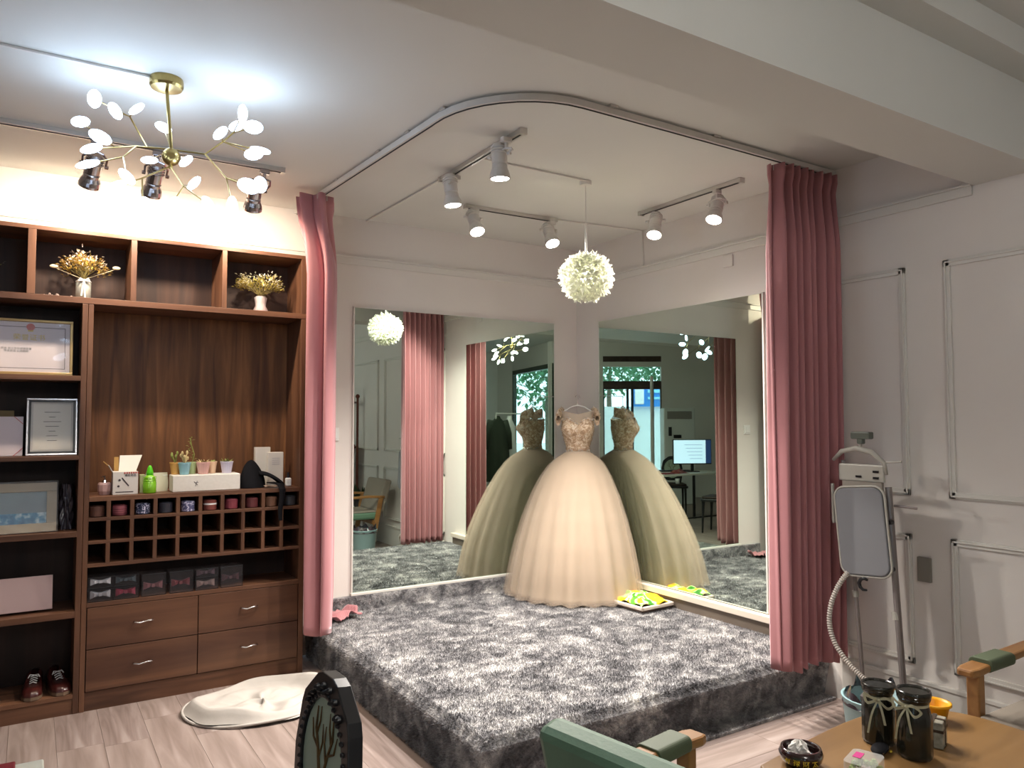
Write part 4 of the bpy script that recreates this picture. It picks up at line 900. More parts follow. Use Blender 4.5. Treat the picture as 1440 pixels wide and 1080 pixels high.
part('foam_body', MB().box(-3.040, -2.678, -.29, -.15, ZC, ZC+.092), FO, t, bevel=.004); part('printed_mark', MB().bar((-2.93, -.2905, ZC+.055), (-2.91, -.2905, ZC+.035), .003, .001, (0, 1, 0)).bar((-2.912, -.2905, ZC+.058), (-2.922, -.2905, ZC+.03), .002, .001, (0, 1, 0)).bar((-2.928, -.2905, ZC+.048), (-2.905, -.2905, ZC+.05), .002, .001, (0, 1, 0)), M_INK, t)
POTS = [(-3.012, '#d8a55e', 'yellow', .030, -.18), (-2.972, '#8fbcc8', 'light blue', .033, -.235), (-2.925, '#bfd09a', 'pale green', .026, -.19), (-2.872, '#dcaea6', 'pink ribbed', .036, -.235), (-2.815, '#e6c3a2', 'peach', .026, -.19), (-2.742, '#c9c4d6', 'lilac ribbed', .034, -.23)]
M_SUC = mat('succulent_green', srgb('#8f9a52'), .6); M_SUC2 = mat('succulent_cream', srgb('#d0bd8a'), .6); M_SOIL = mat('potting_soil', (.04, .03, .02), .9)
for i, (px_, hx, nm, rr, yy) in enumerate(POTS):
    t = thing('succulent_pot', 'small %s pot with succulent on the foam box' % nm, 'plant pot', (px_, yy, ZC+.093), group='succulent pots on the foam box')
    part('pot', MB().lathe([(0, 0), (rr*.72, 0), (rr, .060), (rr*1.05, .061), (rr*1.05, .068), (rr*.9, .068), (rr*.86, .058), (0, .058)], 24 if 'ribbed' not in nm else 16, c=(px_, yy, ZC+.093), fn=(lambda a, z: 1+.03*math.cos(16*a)) if 'ribbed' in nm else None), mat('pot_'+nm.replace(' ', '_'), srgb(hx), .5), t)
    part('soil', MB().lathe([(0, .056), (rr*.85, .056), (rr*.85, .060), (0, .060)], 16, c=(px_, yy, ZC+.093)), M_SOIL, t)
    rs = random.Random(i); mb = MB(); zt = ZC+.093+.06
    if i in (1, 0):
        for k in range(5):
            a = rs.uniform(0, 6); e = Vector((px_+.02*math.cos(a), yy+.015*math.sin(a), zt+rs.uniform(.03, .07))); mb.tube([(px_, yy, zt), e], [.004, .003], 6); mb.ell(e, (.007, .007, .012), n=7, m=5)
    elif i == 2:
        st = [(px_, yy, zt), (px_+.012, yy, zt+.05), (px_-.004, yy, zt+.10), (px_-.012, yy, zt+.145)]; mb.tube(st, .0025, 6)
        for k in range(16): z_ = zt+.02+.125*k/15; a = k*2.4; mb.leaf((px_+.008*math.cos(k*.4)-.012*(z_-zt)/.14, yy, z_), (math.cos(a), math.sin(a), .3), .026, .010, .2)
    else:
        for k in range(22): a = k*2.4; mb.leaf((px_, yy, zt), (math.cos(a), math.sin(a), rs.uniform(.15, .9)), rs.uniform(.03, .05)*(1 if i != 4 else .6), .011, -.2)
    part('succulent', mb, M_SUC2 if i in (1, 3) else M_SUC, t)
def blackbag(u, v):
    a = 2*PI*u; s = math.sin(PI*min(v*.52+.0, 1)); 
    R_ = (1-v)**.55 if v < 1 else 0
    x = -2.595+.085*R_*math.cos(a)*(1+.08*math.sin(3*a+5*v)); y = -.20+.07*R_*math.sin(a); z = ZC+.165*v**.85+.008*math.sin(4*a)*v*(1-v)
    return (x, y, z)
t = thing('black_bag', 'soft black cloth bag slumped on the counter beside the foam box', 'bag', (-2.59, -.21, ZC))
M_BLK = mat('black_cloth', (.008, .008, .010), .9, spec=.15)
part('bag_body', MB().grid(blackbag, 40, 16, closeu=True), M_BLK, t, smooth=True)
def flap(u, v):
    x = -2.56+.13*u; y = -.24+.03*math.cos(3*u); z = ZC+.012+.085*(1-u**2.0)*(1-.25*abs(v-.5)*2)+.01*math.sin(9*v); return (x, y+.09*(v-.5), max(z, ZC+.006))
part('bag_flap', MB().grid(flap, 20, 14), M_BLK, t, smooth=True, solid=.01)
cb = [(-2.50, -.27, ZC+.03), (-2.455, -.32, ZC+.022), (-2.448, -.345, ZC-.01), (-2.452, -.347, ZC-.07), (-2.462, -.347, ZC-.12), (-2.458, -.346, ZC-.19)]
part('hanging_strap', MB().grid(lambda u, v: tuple(Vector(cb[min(int(v*5), 4)]).lerp(Vector(cb[min(int(v*5)+1, 5)]), v*5-min(int(v*5), 4))+Vector(((u-.5)*(.045-.025*v), -.004*math.sin(PI*u), 0))), 6, 24), M_BLK, t, solid=.006)
single('white_carton', MB().box(-2.555, -2.465, -.13, -.09, ZC, ZC+.235), M_CARD, 'tall white carton standing behind the black bag', 'box', bevel=.001)
t = thing('printed_carton', 'short white carton with faint grey print beside the tall one', 'box', (-2.44, -.12, ZC))
part('carton_body', MB().box(-2.490, -2.395, -.17, -.135, ZC, ZC+.205), M_CARD, t, bevel=.004); 
mb = MB()
for k in range(4): mb.box(-2.465, -2.42, -.171, -.1695, ZC+.13+.012*k, ZC+.134+.012*k)
part('grey_print', mb, mat('grey_ink', (.5, .48, .5), .6), t)
t = thing('nail_polish_bottle', 'small white bottle with black cap at the right of the counter', 'bottle', (-2.388, -.25, ZC))
part('bottle_body', MB().box(-2.405, -2.371, -.265, -.235, ZC, ZC+.052), M_WHITE, t, bevel=.008); part('bottle_cap', MB().lathe([(0, .052), (.009, .052), (.007, .085), (0, .086)], 14, c=(-2.388, -.25, ZC)), M_BLACK, t)
single('beige_cloth_strip', scrap(-2.50, -.295, .006, 6, .075, .03, ZC+.004), mat('beige_strip', srgb('#b59d8c'), .8), 'small beige cloth strip lying at the edge before the black bag', 'cloth', solid=.002)
# ------------------------------------------------------------------ garment steamer by the right wall
sx_ = -.26
st = thing('garment_steamer', 'grey garment steamer with ironing board and ribbed hose against the panelled wall', 'steamer', (sx_, -2.72, 0))
M_SG = mat('steamer_grey', srgb('#8f8a86'), .4); M_BRD = mat('board_cover_grey', srgb('#75767a'), .75); M_POLE = mat('steamer_pole', srgb('#8e8684'), .3, .5); M_SLV = mat('pale_grey_plastic', srgb('#a9a69d'), .4)
pL = [(sx_-.01, -2.545, 1.30), (sx_-.02, -2.60, .75), (sx_-.03, -2.645, .16)]; pR = [(sx_, -2.775, 1.18), (sx_, -2.80, .70), (sx_-.01, -2.835, .16)]
part('pole', MB().tube(pL, .010, 10), M_POLE, st); part('pole', MB().tube(pR, .015, 10), M_POLE, st)
part('pole_clamp', MB().tube([(sx_, -2.797, .60), (sx_, -2.802, .565)], .021, 12), M_SLV, st); part('pole_clamp', MB().tube([(sx_-.02, -2.603, .665), (sx_-.02, -2.606, .635)], .015, 12), M_SLV, st)
def rrect(w_, h_, r, n=6):
    o_ = []
    for cx, cy, a0 in ((w_/2-r, h_/2-r, 0), (-w_/2+r, h_/2-r, PI/2), (-w_/2+r, -h_/2+r, PI), (w_/2-r, -h_/2+r, 1.5*PI)):
        for k in range(n+1): a = a0+PI/2*k/n; o_.append((cx+r*math.cos(a), cy+r*math.sin(a)))
    return o_
Mb = Matrix.Translation((sx_-.05, -2.675, .965)) @ Matrix.Rotation(R(-5), 4, 'X') @ Matrix.Rotation(-PI/2, 4, 'Y') @ Matrix.Rotation(PI/2, 4, 'Z')
part('ironing_board', MB().prism(rrect(.25, .415, .05), 0, .022, Mb), M_BRD, st, bevel=.006)
rim = [Mb @ Vector((x, y, .011)) for x, y in rrect(.263, .428, .055)]; part('board_rim', MB().tube(rim+[rim[0]], .006, 8, False), M_SLV, st, smooth=True)
# hanger head
hd = [(sx_-.03, -2.505, 1.30), (sx_-.04, -2.56, 1.345), (sx_-.045, -2.64, 1.362), (sx_-.04, -2.72, 1.345), (sx_-.03, -2.775, 1.295), (sx_-.03, -2.785, 1.24)]
part('garment_hanger', MB().tube(hd, [.008, .012, .014, .014, .011, .008], 10), M_SLV, st, smooth=True)
part('hanger_plate', MB().box(sx_-.035, sx_-.02, -2.775, -2.535, 1.20, 1.285), M_SLV, st, bevel=.01)
part('hanger_bracket', MB().box(sx_-.03, sx_-.01, -2.76, -2.55, 1.11, 1.21), mat('bracket_grey', srgb('#989086'), .5), st, bevel=.004)
for y, z in ((-2.645, 1.225), (-2.735, 1.222), (-2.735, 1.252)): part('dark_slot', MB().box(sx_-.040, sx_-.034, y-.014, y+.014, z-.005, z+.005), M_BLACK, st)
part('steam_head', MB().cbox((sx_-.04, -2.67, 1.425), (.04, .10, .035)).cbox((sx_-.04, -2.665, 1.398), (.03, .03, .03)), mat('steam_head_grey', srgb('#5d635a'), .4), st, bevel=.006)
part('steam_neck', MB().tube([(sx_-.04, -2.665, 1.395), (sx_-.043, -2.66, 1.36)], .008, 8), M_SLV, st)
part('clip_arm', MB().tube([(sx_-.03, -2.785, 1.30), (sx_-.03, -2.86, 1.305)], .005, 8), M_SLV, st); part('clip_arm', MB().tube([(sx_-.02, -2.49, 1.18), (sx_-.03, -2.50, 1.02), (sx_-.035, -2.505, .985)], .008, 8), M_SLV, st)
part('side_arm', MB().tube([(sx_, -2.80, 1.095), (sx_+.02, -2.90, 1.09)], .006, 8), M_POLE, st)
for z in (1.02, .80): part('screw_knob', MB().tube([(sx_-.02, -2.80, z), (sx_-.05, -2.80, z)], .012, 12), M_BLACK, st)
hkp = [(sx_-.07, -2.685+.028*math.cos(a), .715+.028*math.sin(a)) for a in [2.2, 1.5, .8, .1, -.6, -1.3, -2.0]]
part('black_hook', MB().tube(hkp, [.006, .008, .009, .009, .008, .007, .005], 8), M_BLACK, st, smooth=True)
hose = [(sx_-.07, -2.60, .76), (sx_-.08, -2.555, .69), (sx_-.09, -2.52, .60), (sx_-.09, -2.505, .50), (sx_-.09, -2.53, .41), (sx_-.09, -2.59, .34), (sx_-.09, -2.66, .29), (sx_-.08, -2.72, .25), (sx_-.06, -2.75, .19)]
def crspline(P, n):
    P = [Vector(p) for p in P]; out = []
    for i in range(len(P)-1):
        p0, p1, p2, p3 = P[max(i-1, 0)], P[i], P[i+1], P[min(i+2, len(P)-1)]
        for k in range(n):
            t = k/n; out.append(.5*((2*p1)+(p2-p0)*t+(2*p0-5*p1+4*p2-p3)*t*t+(3*p1-p0-3*p2+p3)*t**3))
    out.append(P[-1]); return out
hp_ = crspline(hose, 16); part('steam_hose', MB().tube(hp_, [.0135 if k % 2 else .0095 for k in range(len(hp_))], 10), mat('ribbed_hose', srgb('#bdb6ae'), .5), st)
part('water_tank', MB().lathe([(0, .0), (.13, .0), (.14, .03), (.13, .12), (.07, .16), (0, .165)], 28, c=(sx_-.02, -2.74, 0)), M_SLV, st, smooth=True)
for dx in (-.09, .09): part('caster', MB().tube([(sx_+dx-.02, -2.66+.0, .012), (sx_+dx+.02, -2.66, .012)], .012, 10), M_BLACK, st)
# small outlet box on the wall behind the steamer
single('wall_outlet', MB().box(-.02, 0, -2.83, -2.765, .71, .83), mat('outlet_grey', srgb('#7f7b72'), .5), 'narrow grey wall box behind the steamer pole', 'outlet', bevel=.004)
# ------------------------------------------------------------------ waste bin with dark bag
wb_ = thing('waste_bin', 'pale blue waste bin lined with a dark bag on the floor behind the tea table', 'bin', (-.66, -2.95, 0))
part('bin_body', MB().lathe([(0, 0), (.095, 0), (.11, .02), (.142, .325), (.147, .33), (.136, .33), (.105, .03), (0, .02)], 28, c=(-.66, -2.95, 0)), mat('pale_blue_plastic', srgb('#8fb0b4'), .4), wb_, smooth=True)
def bl_(u, v):
    a = 2*PI*u; r = .137+.012*math.sin(7*a)*v-.02*v+.006; z = .30+.05*v+.022*v*math.sin(5*a+1)+.014*v*math.sin(11*a)
    return (-.66+r*math.cos(a), -2.95+r*math.sin(a), z)
part('bin_liner', MB().grid(bl_, 60, 8, closeu=True), mat('dark_liner', (.03, .02, .025), .25, coat=.5), wb_, smooth=True)
cr = MB()
for k in range(5): cr.ell((-.66+random.uniform(-.05, .05), -2.95+random.uniform(-.05, .05), .29+random.uniform(0, .03)), (.04, .035, .03), n=8, m=5)
part('crumpled_rubbish', cr, mat('dark_rubbish', (.05, .04, .04), .5), wb_)
# ------------------------------------------------------------------ tea table and what stands on it
TZ = .50
M_TAN = wood('honey_wood', srgb('#6f522f'), srgb('#7e5f39'), srgb('#8a6a43'), 'X', .35, .6); M_TAN2 = wood('honey_wood_arm', srgb('#754f2b'), srgb('#8b6237'), srgb('#9a7042'), 'X', .4)
tt = thing('tea_table', 'low honey-coloured wooden tea table with rounded corners in the foreground', 'table', (-1.42, -3.62, 0))
cxy = []
P4 = [(-1.90, -3.36), (-1.33, -3.30), (-1.05, -3.40), (-.985, -3.60), (-1.05, -3.80), (-1.35, -3.96), (-1.85, -3.96), (-1.98, -3.80), (-1.98, -3.50)]
pp = crspline([(x, y, 0) for x, y in P4+[P4[0]]], 6)[:-1]
part('table_top', MB().prism([(p.x, p.y) for p in reversed(pp)], TZ-.03, TZ), M_TAN, tt, bevel=.006)
for x, y in ((-1.82, -3.48), (-1.16, -3.46), (-1.82, -3.84), (-1.2, -3.80)): part('leg', MB().tube([(x, y, 0), (x+(.04 if x < -1.5 else -.04), y+(.04 if y < -3.6 else -.04), TZ-.03)], [.014, .022], 12), M_TAN2, tt)
part('apron', MB().box(-1.78, -1.20, -3.80, -3.48, TZ-.07, TZ-.03), M_TAN2, tt)
def tjar(label, x, y, h, r, tilt, seed):
    t = thing('ribbed_glass_jar', label, 'jar', (x, y, TZ+.001), group='ribboned glass jars on the tea table')
    gm = mat('smoky_glass', srgb('#23231d'), .10, alpha=.78, coat=.5)
    pr = [(0, 0), (r*.92, 0), (r, h*.06), (r, h*.62), (r*.86, h*.76), (r*.80, h*.80), (r*.92, h*.86), (r, h*.95), (r*.98, h), (r*.9, h), (r*.88, h*.95), (r*.72, h*.80), (r*.9, h*.6), (r*.9, h*.05), (0, h*.04)]
    part('jar_body', MB().lathe(pr, 48, c=(x, y, TZ+.001), fn=lambda a, z: 1+(.022*math.cos(16*a) if z < h*.72 or z > h*.84 else 0)), gm, t, smooth=True)
    part('dark_contents', MB().lathe([(0, h*.06), (r*.8, h*.06), (r*.84, h*.5), (r*.7, h*.6), (0, h*.62)], 20, c=(x, y, TZ)), mat('dark_contents', (.02, .015, .012), .6), t, smooth=True)
    rg = MB()
    for k in range(3): rg.lathe([(r*(.93+.02*k), h*(.865+.04*k)), (r*(.97+.015*k), h*(.88+.04*k)), (r*(.93+.02*k), h*(.895+.04*k))], 32, c=(x, y, TZ+.001))
    part('rim_rib', rg, gm, t)
    M_RIB = mat('cream_ribbon', srgb('#a39f86'), .6)
    part('ribbon_band', MB().lathe([(r*.81, h*.775), (r*.86, h*.78), (r*.86, h*.815), (r*.81, h*.82)], 32, c=(x, y, TZ+.001)), M_RIB, t)
    a0 = math.atan2(-4.8781-y, -3.715-x)+tilt; f = Vector((math.cos(a0), math.sin(a0), 0)); s = Vector((-f.y, f.x, 0)); k0 = Vector((x, y, TZ+h*.79))+f*(r*.90)
    def rib(pts, w_=.008): 
        pts = [k0+s*a+f*b+Vector((0, 0, c)) for a, b, c in pts]; q = crspline(pts, 6); m = MB()
        for i, p in enumerate(q):
            dn = Vector((0, 0, 1)) if abs((q[min(i+1, len(q)-1)]-q[max(i-1, 0)]).normalized().z) < .7 else s
            m.v += [tuple(p-dn*w_/2), tuple(p+dn*w_/2)]
        m.f = [(2*i, 2*i+1, 2*i+3, 2*i+2) for i in range(len(q)-1)]; return m
    part('bow_loop', rib([(0, 0, 0), (.022, .010, .010), (.044, .006, -.004), (.026, .010, -.020), (0, 0, 0)]), M_RIB, t, solid=.0012); part('bow_loop', rib([(0, 0, 0), (-.02, .01, .008), (-.038, .006, .016), (-.03, .008, -.010), (0, 0, 0)]), M_RIB, t, solid=.0012)
    part('ribbon_tail', rib([(0, 0, 0), (.010, .012, -.03), (.018, .012, -.07)], .007), M_RIB, t, solid=.0012); part('ribbon_tail', rib([(0, 0, 0), (-.018, .012, -.04), (-.03, .010, -.10)], .006), M_RIB, t, solid=.0012)
    part('ribbon_knot', MB().ell(k0+f*.003, .006, n=8, m=5), M_RIB, t)
tjar('smoky ribbed glass jar with a cream bow, left and farther of the two', -1.462, -3.455, .180, .048, 0, 1)
tjar('smoky ribbed glass jar with hanging ribbon ends, right and nearer of the two', -1.467, -3.572, .195, .048, -.45, 2)
t = thing('black_ashtray_bowl', 'glossy black and red bowl with gold characters holding crumpled white tissue', 'bowl', (-1.80, -3.425, TZ+.001))
part('bowl_body', MB().lathe([(0, 0), (.040, 0), (.058, .018), (.062, .034), (.056, .050), (.050, .050), (.054, .034), (.044, .014), (0, .010)], 36, c=(-1.80, -3.425, TZ+.001)), mat('black_red_lacquer', (.02, .006, .006), .12, coat=1), t, smooth=True)
fb = Vector((-3.715+1.80, -4.8781+3.425, 0)).normalized(); ab = math.atan2(fb.y, fb.x)
for k, chx in enumerate('有禄財太'):
    a = ab+(-.62+.42*k); d = Vector((math.cos(a), math.sin(a), .25)); text('gold_character', chx, .020, M_GLD2, facing(Vector((-1.80, -3.425, TZ+.027))+Vector((math.cos(a), math.sin(a), 0))*.0625, d), t)
def tis(u, v):
    a = 2*PI*u; b = -PI/2+PI*v; r = .026*math.cos(b)*(1+.28*math.sin(3*a+2*b)+.2*math.sin(7*a+5*b)); return (-1.80+r*math.cos(a), -3.42+r*math.sin(a), TZ+.043+.021*math.sin(b)*(1+.3*math.sin(5*a)))
single('crumpled_tissue', MB().grid(tis, 30, 10, closeu=True), mat('tissue_white', (.75, .72, .68), .8), 'crumpled white tissue lying in the black bowl', 'tissue')
t = thing('clear_food_box', 'clear plastic box with pink sticker and green contents at the table edge', 'box', (-1.695, -3.555, TZ+.001))
part('box_body', MB().prism(rrect(.115, .085, .018), 0, .04, Matrix.Translation((-1.695, -3.555, TZ+.001)) @ Matrix.Rotation(.3, 4, 'Z')), mat('clear_food_plastic', (.8, .8, .8), .15, alpha=.3), t)
part('pink_sticker', MB().box(-.03, .01, -.008, .014, .0405, .0415, Matrix.Translation((-1.68, -3.535, TZ+.001)) @ Matrix.Rotation(.3, 4, 'Z')), mat('hot_pink', srgb('#c0247c'), .5), t)
fd = MB()
for k in range(24): fd.ell((-1.695+random.uniform(-.038, .038), -3.555+random.uniform(-.026, .026), TZ+.010+random.uniform(0, .02)), .008, n=6, m=4)
part('green_contents', fd, noisy(mat('green_contents', (.3, .5, .15), .6), [srgb('#4f6a35'), srgb('#87a34f'), srgb('#5a4a35')], (1, 1, 1), 25, 2), t)['kind'] = 'stuff'
t = thing('black_key_pouch', 'small black zip pouch with gold pull lying before the jars', 'pouch', (-1.53, -3.50, TZ+.001), R(20))
def kp(u, v):
    a = 2*PI*u; r = math.sin(PI*min(max(v, 0), 1)); 
    return (.045*math.cos(a)*r**.4*(1 if r > 0 else 0), .022*math.sin(a)*r**.4, .018*v)
part('pouch_body', MB().ell((0, 0, .010), (.048, .024, .010), n=20, m=8), M_BLK, t, smooth=True, local=True); part('zip_line', MB().tube([(-.04, -.018, .013), (0, -.0245, .013), (.038, -.018, .013)], .0012, 5), M_CHROME, t, local=True); part('gold_pull', MB().ell((.01, -.028, .005), (.006, .004, .004)), M_GLD2, t, local=True)
t = thing('yellow_bowl', 'yellow plastic tub behind the jars on the tea table', 'bowl', (-1.135, -3.45, TZ+.001))
part('tub_body', MB().lathe([(0, 0), (.035, 0), (.045, .045), (.052, .048), (.052, .056), (.046, .056), (.040, .048), (.030, .006), (0, .004)], 28, c=(-1.135, -3.45, TZ+.001)), mat('sun_yellow_plastic', srgb('#e0a010'), .4), t, smooth=True)
t = thing('patterned_gift_box', 'small white box patterned with dark brown straps beside the nearer jar', 'box', (-1.335, -3.555, TZ+.001), R(20))
part('box_body', MB().box(-.036, .036, -.032, .032, 0, .078), noisy(mat('speckled_box', (.5, .48, .42), .6), [srgb('#4a463c'), srgb('#8f8b7c'), srgb('#b3ae9f')], (1, 1, 1), 60, 3), t, bevel=.003, local=True)
part('strap', MB().box(-.006, .006, -.034, .034, -.0, .080), mat('dark_brown_strap', srgb('#3a2a1c'), .5), t, local=True); part('strap', MB().box(-.038, .038, -.006, .006, 0, .0805), mat('dark_brown_strap2', srgb('#3a2a1c'), .5), t, local=True); part('strap', MB().box(-.0375, .0375, -.0335, .0335, .048, .056), mat('dark_brown_strap3', srgb('#3a2a1c'), .5), t, local=True)
# ------------------------------------------------------------------ wooden armchairs with green upholstery (local: faces +x)
M_GREEN = noisy(mat('sage_green_leatherette', srgb('#5d7d68'), .55), [srgb('#56755f'), srgb('#64836d')], (1, 1, 1), 5, 3, bump=.08, bscale=90)
M_OLIVE = mat('olive_arm_pad', srgb('#4f5a44'), .6); M_SEAT = mat('taupe_seat_fabric', srgb('#8b8277'), .85)
def armchair(label, loc, rz, sc=1., seat_m=None):
    t = thing('wooden_armchair', label, 'armchair', loc, rz, group='green wooden armchairs')
    for sg in (-1, 1):
        y = .285*sg
        part('front_leg', MB().bar((.24, y, 0), (.24, y, .605), .035, .045), M_TAN2, t, bevel=.005, local=True)
        part('rear_leg', MB().bar((-.14, y*.95, 0), (-.235, y, .62), .035, .045), M_TAN2, t, bevel=.005, local=True)
        arm = MB(); pts = [(-.27, .020, .628), (-.10, .030, .640), (.12, .034, .632), (.27, .036, .622), (.30, .028, .620)]
        vs = []
        for x, hw, z in pts: vs += [(x, y-hw, z-.028), (x, y+hw, z-.028), (x, y+hw, z), (x, y-hw, z)]
        fs = [(0, 3, 2, 1), tuple(4*(len(pts)-1)+k for k in range(4))]
        for i in range(len(pts)-1):
            for k in range(4): fs.append((4*i+k, 4*i+(k+1) % 4, 4*i+4+(k+1) % 4, 4*i+4+k))
        part('arm', arm.add(vs, fs), M_TAN2, t, bevel=.008, local=True)
        part('arm_pad', MB().prism(rrect(.084, .046, .018), -.07, .07, Matrix.Translation((.14, y, .618)) @ Matrix.Rotation(PI/2, 4, 'Y') @ Matrix.Rotation(PI/2, 4, 'Z')), M_OLIVE, t, smooth=False, bevel=.003, local=True)
    part('seat_rail', MB().box(.20, .235, -.27, .27, .30, .36), M_TAN2, t, bevel=.004, local=True); part('seat_rail', MB().box(-.19, -.16, -.26, .26, .30, .35), M_TAN2, t, bevel=.004, local=True)
    part('seat_cushion', MB().box(-.22, .265, -.265, .265, .36, .445), M_GREEN, t, bevel=.025, local=True)
    part('seat_top', MB().box(-.20, .262, -.262, .262, .440, .456), seat_m or M_GREEN, t, bevel=.007, local=True)
    Mk = Matrix.Translation((-.225, 0, .44)) @ Matrix.Rotation(R(-14), 4, 'Y')
    part('backrest', MB().box(-.04, .035, -.275, .275, 0, .40*sc, Mk), seat_m or M_GREEN, t, bevel=.022, local=True)
    return t
armchair('sage green armchair seen from behind, left of the tea table', (-2.34, -3.64, 0), R(10), .97)
ac_ = armchair('wooden armchair with taupe seat against the panelled wall, right edge', (-.545, -3.72, 0), R(180), .95, M_SEAT); ac_.scale = (1.22, 1, 1)
# ------------------------------------------------------------------ black carved chairs with an oval picture back (local: faces +x)
M_OVAL = mat('pale_green_oval_panel', srgb('#a9b8a4'), .5); M_DEER = noisy(mat('deer_brown', srgb('#5b4322'), .7), [srgb('#3a2a14'), srgb('#7a5c30')], (1, 1, 1), 30, 3)
def ovalchair(label, loc, rz):
    t = thing('carved_dining_chair', label, 'chair', loc, rz, group='black carved oval-back chairs')
    for sg in (-1, 1):
        part('front_leg', MB().tube([(.20, .18*sg, 0), (.19, .18*sg, .25), (.185, .175*sg, .43)], [.012, .016, .022], 10), M_BLACK, t, local=True)
        part('rear_leg', MB().tube([(-.24, .17*sg, 0), (-.20, .17*sg, .25), (-.19, .165*sg, .45)], [.014, .016, .02], 10), M_BLACK, t, local=True)
        part('back_post', MB().bar((-.19, .12*sg, .43), (-.205, .15*sg, .62), .03, .03), M_BLACK, t, local=True, bevel=.004)
    part('seat', MB().prism([(-.21, -.19), (.20, -.22), (.23, -.17), (.23, .17), (.20, .22), (-.21, .19)], .42, .455), M_BLACK, t, bevel=.006, local=True)
    part('seat_pad', MB().prism([(-.19, -.17), (.19, -.20), (.21, -.16), (.21, .16), (.19, .20), (-.19, .17)], .455, .485), mat('brown_seat_pad', srgb('#33241c'), .6), t, bevel=.012, local=True)
    Mk = Matrix.Translation((-.205, 0, .705)) @ Matrix.Rotation(R(-5), 4, 'Y') @ Matrix.Rotation(PI/2, 4, 'Z') @ Matrix.Rotation(PI/2, 4, 'X')
    out = [(-.05, .205), (.05, .205), (.145, .13), (.170, .0), (.155, -.11), (.09, -.19), (-.09, -.19), (-.155, -.11), (-.170, 0), (-.145, .13)]
    inn = [(.128*math.cos(a), .150*math.sin(a)) for a in [2*PI*k/40 for k in range(40)]]
    fr = MB(); n = 40; od = []
    for k in range(n):
        a = 2*PI*k/n; d = (math.cos(a), math.sin(a)); best = 9
        for i in range(len(out)):
            p, q = out[i], out[(i+1) % len(out)]; den = d[0]*(q[1]-p[1])-d[1]*(q[0]-p[0])
            if abs(den) > 1e-9:
                tt_ = (p[0]*(q[1]-p[1])-p[1]*(q[0]-p[0]))/den; uu = (p[0]*d[1]-p[1]*d[0])/den
                if tt_ > 0 and -1e-6 <= uu <= 1+1e-6: best = min(best, tt_)
        od.append((d[0]*best, d[1]*best))
    vs = [Mk @ Vector((x, y, z)) for z in (-.018, .018) for ring in (inn, od) for x, y in ring]
    fs = []
    for k in range(n):
        k2 = (k+1) % n; fs += [(k, k2, n+k2, n+k), (2*n+k, 3*n+k, 3*n+k2, 2*n+k2), (n+k, n+k2, 3*n+k2, 3*n+k), (k, 2*n+k, 2*n+k2, k2)]
    part('back_frame', fr.add(vs, fs), M_BLACK, t, bevel=.003, local=True)
    car = MB()
    for k in range(44):
        a = 2*PI*k/44; r1 = .136+.004*math.sin(5*a); car.ell(Mk @ Vector((r1*math.cos(a), (r1+.022)*math.sin(a), .018)), (.006, .009, .006), n=7, m=5)
    for k in range(12):
        a = PI*(.25+.5*k/11); car.ell(Mk @ Vector((.135*math.cos(a), .175*math.sin(a)+.008*math.cos(3*k), .018)), (.014, .008, .008), n=7, m=5)
    part('carved_scrolls', car, M_BLACK, t, local=True)['kind'] = 'stuff'
    part('oval_panel', MB().prism(inn, -.008, .010, Mk), M_OVAL, t, local=True)
    dm = MB(); L = lambda pts, r: dm.tube([Mk @ Vector((x, y, .0125)) for x, y in pts], r, 6)
    for sg in (-1, 1):
        L([(.012*sg, -.02), (.03*sg, .03), (.052*sg, .07), (.05*sg, .12)], [.004, .0035, .003, .0015])
        L([(.03*sg, .03), (.065*sg, .045), (.078*sg, .085)], [.003, .0025, .0012]); L([(.045*sg, .06), (.03*sg, .09), (.028*sg, .125)], [.003, .002, .001]); L([(.022*sg, .01), (.006*sg, .05), (.010*sg, .09)], [.0025, .002, .001])
    part('antler_picture', dm, M_DEER, t, local=True)
    dm = MB(); dm.prism([(-.022, -.02), (.022, -.02), (.028, -.05), (.045, -.12), (-.045, -.12), (-.028, -.05)][::-1], .0105, .014, Mk); part('deer_picture', dm, M_DEER, t, local=True)
    return t
ovalchair('black carved chair with deer-painted oval back, cut by the bottom edge', (-3.313, -3.112, -.012), R(182))
ovalchair('black carved chair with oval back beside the desk, seen in the right mirror', (-4.15, -2.28, 0), R(-65))
ovalchair('black carved chair with oval back behind the desk, seen in the right mirror', (-5.1, -4.15, 0), R(50))
# ------------------------------------------------------------------ desk with monitor (left of the camera, seen in the right mirror)
dk = thing('office_desk', 'white-topped desk with black metal legs, its corner at the bottom left', 'desk', (-4.3, -3.2, 0))
part('desk_top', MB().box(-4.95, -3.672, -3.55, -2.862, .72, .75), mat('desk_top_white', srgb('#c9cabf'), .4), dk, bevel=.004)
for x in (-4.90, -3.72):
    for y in (-3.50, -2.91): part('leg', MB().bar((x, y, 0), (x, y, .72), .03), M_BLACK, dk)
part('stretcher', MB().bar((-4.9, -2.91, .12), (-3.72, -2.91, .12), .02), M_BLACK, dk)
mt = thing('computer_monitor', 'computer monitor showing a white web page on the desk, seen in the right mirror', 'monitor', (-4.44, -3.08, .751), R(65))
part('monitor_stand', MB().box(-.06, .06, -.09, .09, 0, .012).box(-.012, .012, -.02, .02, .01, .14), M_BLACK, mt, local=True)
part('monitor_case', MB().box(-.02, .012, -.29, .29, .11, .47), M_BLACK, mt, bevel=.006, local=True)
part('screen', MB().box(.0125, .0135, -.28, .28, .125, .46), mat('lit_screen', (.6, .75, 1), .3, emis=(.62, .78, 1), es=1.5), mt, local=True)
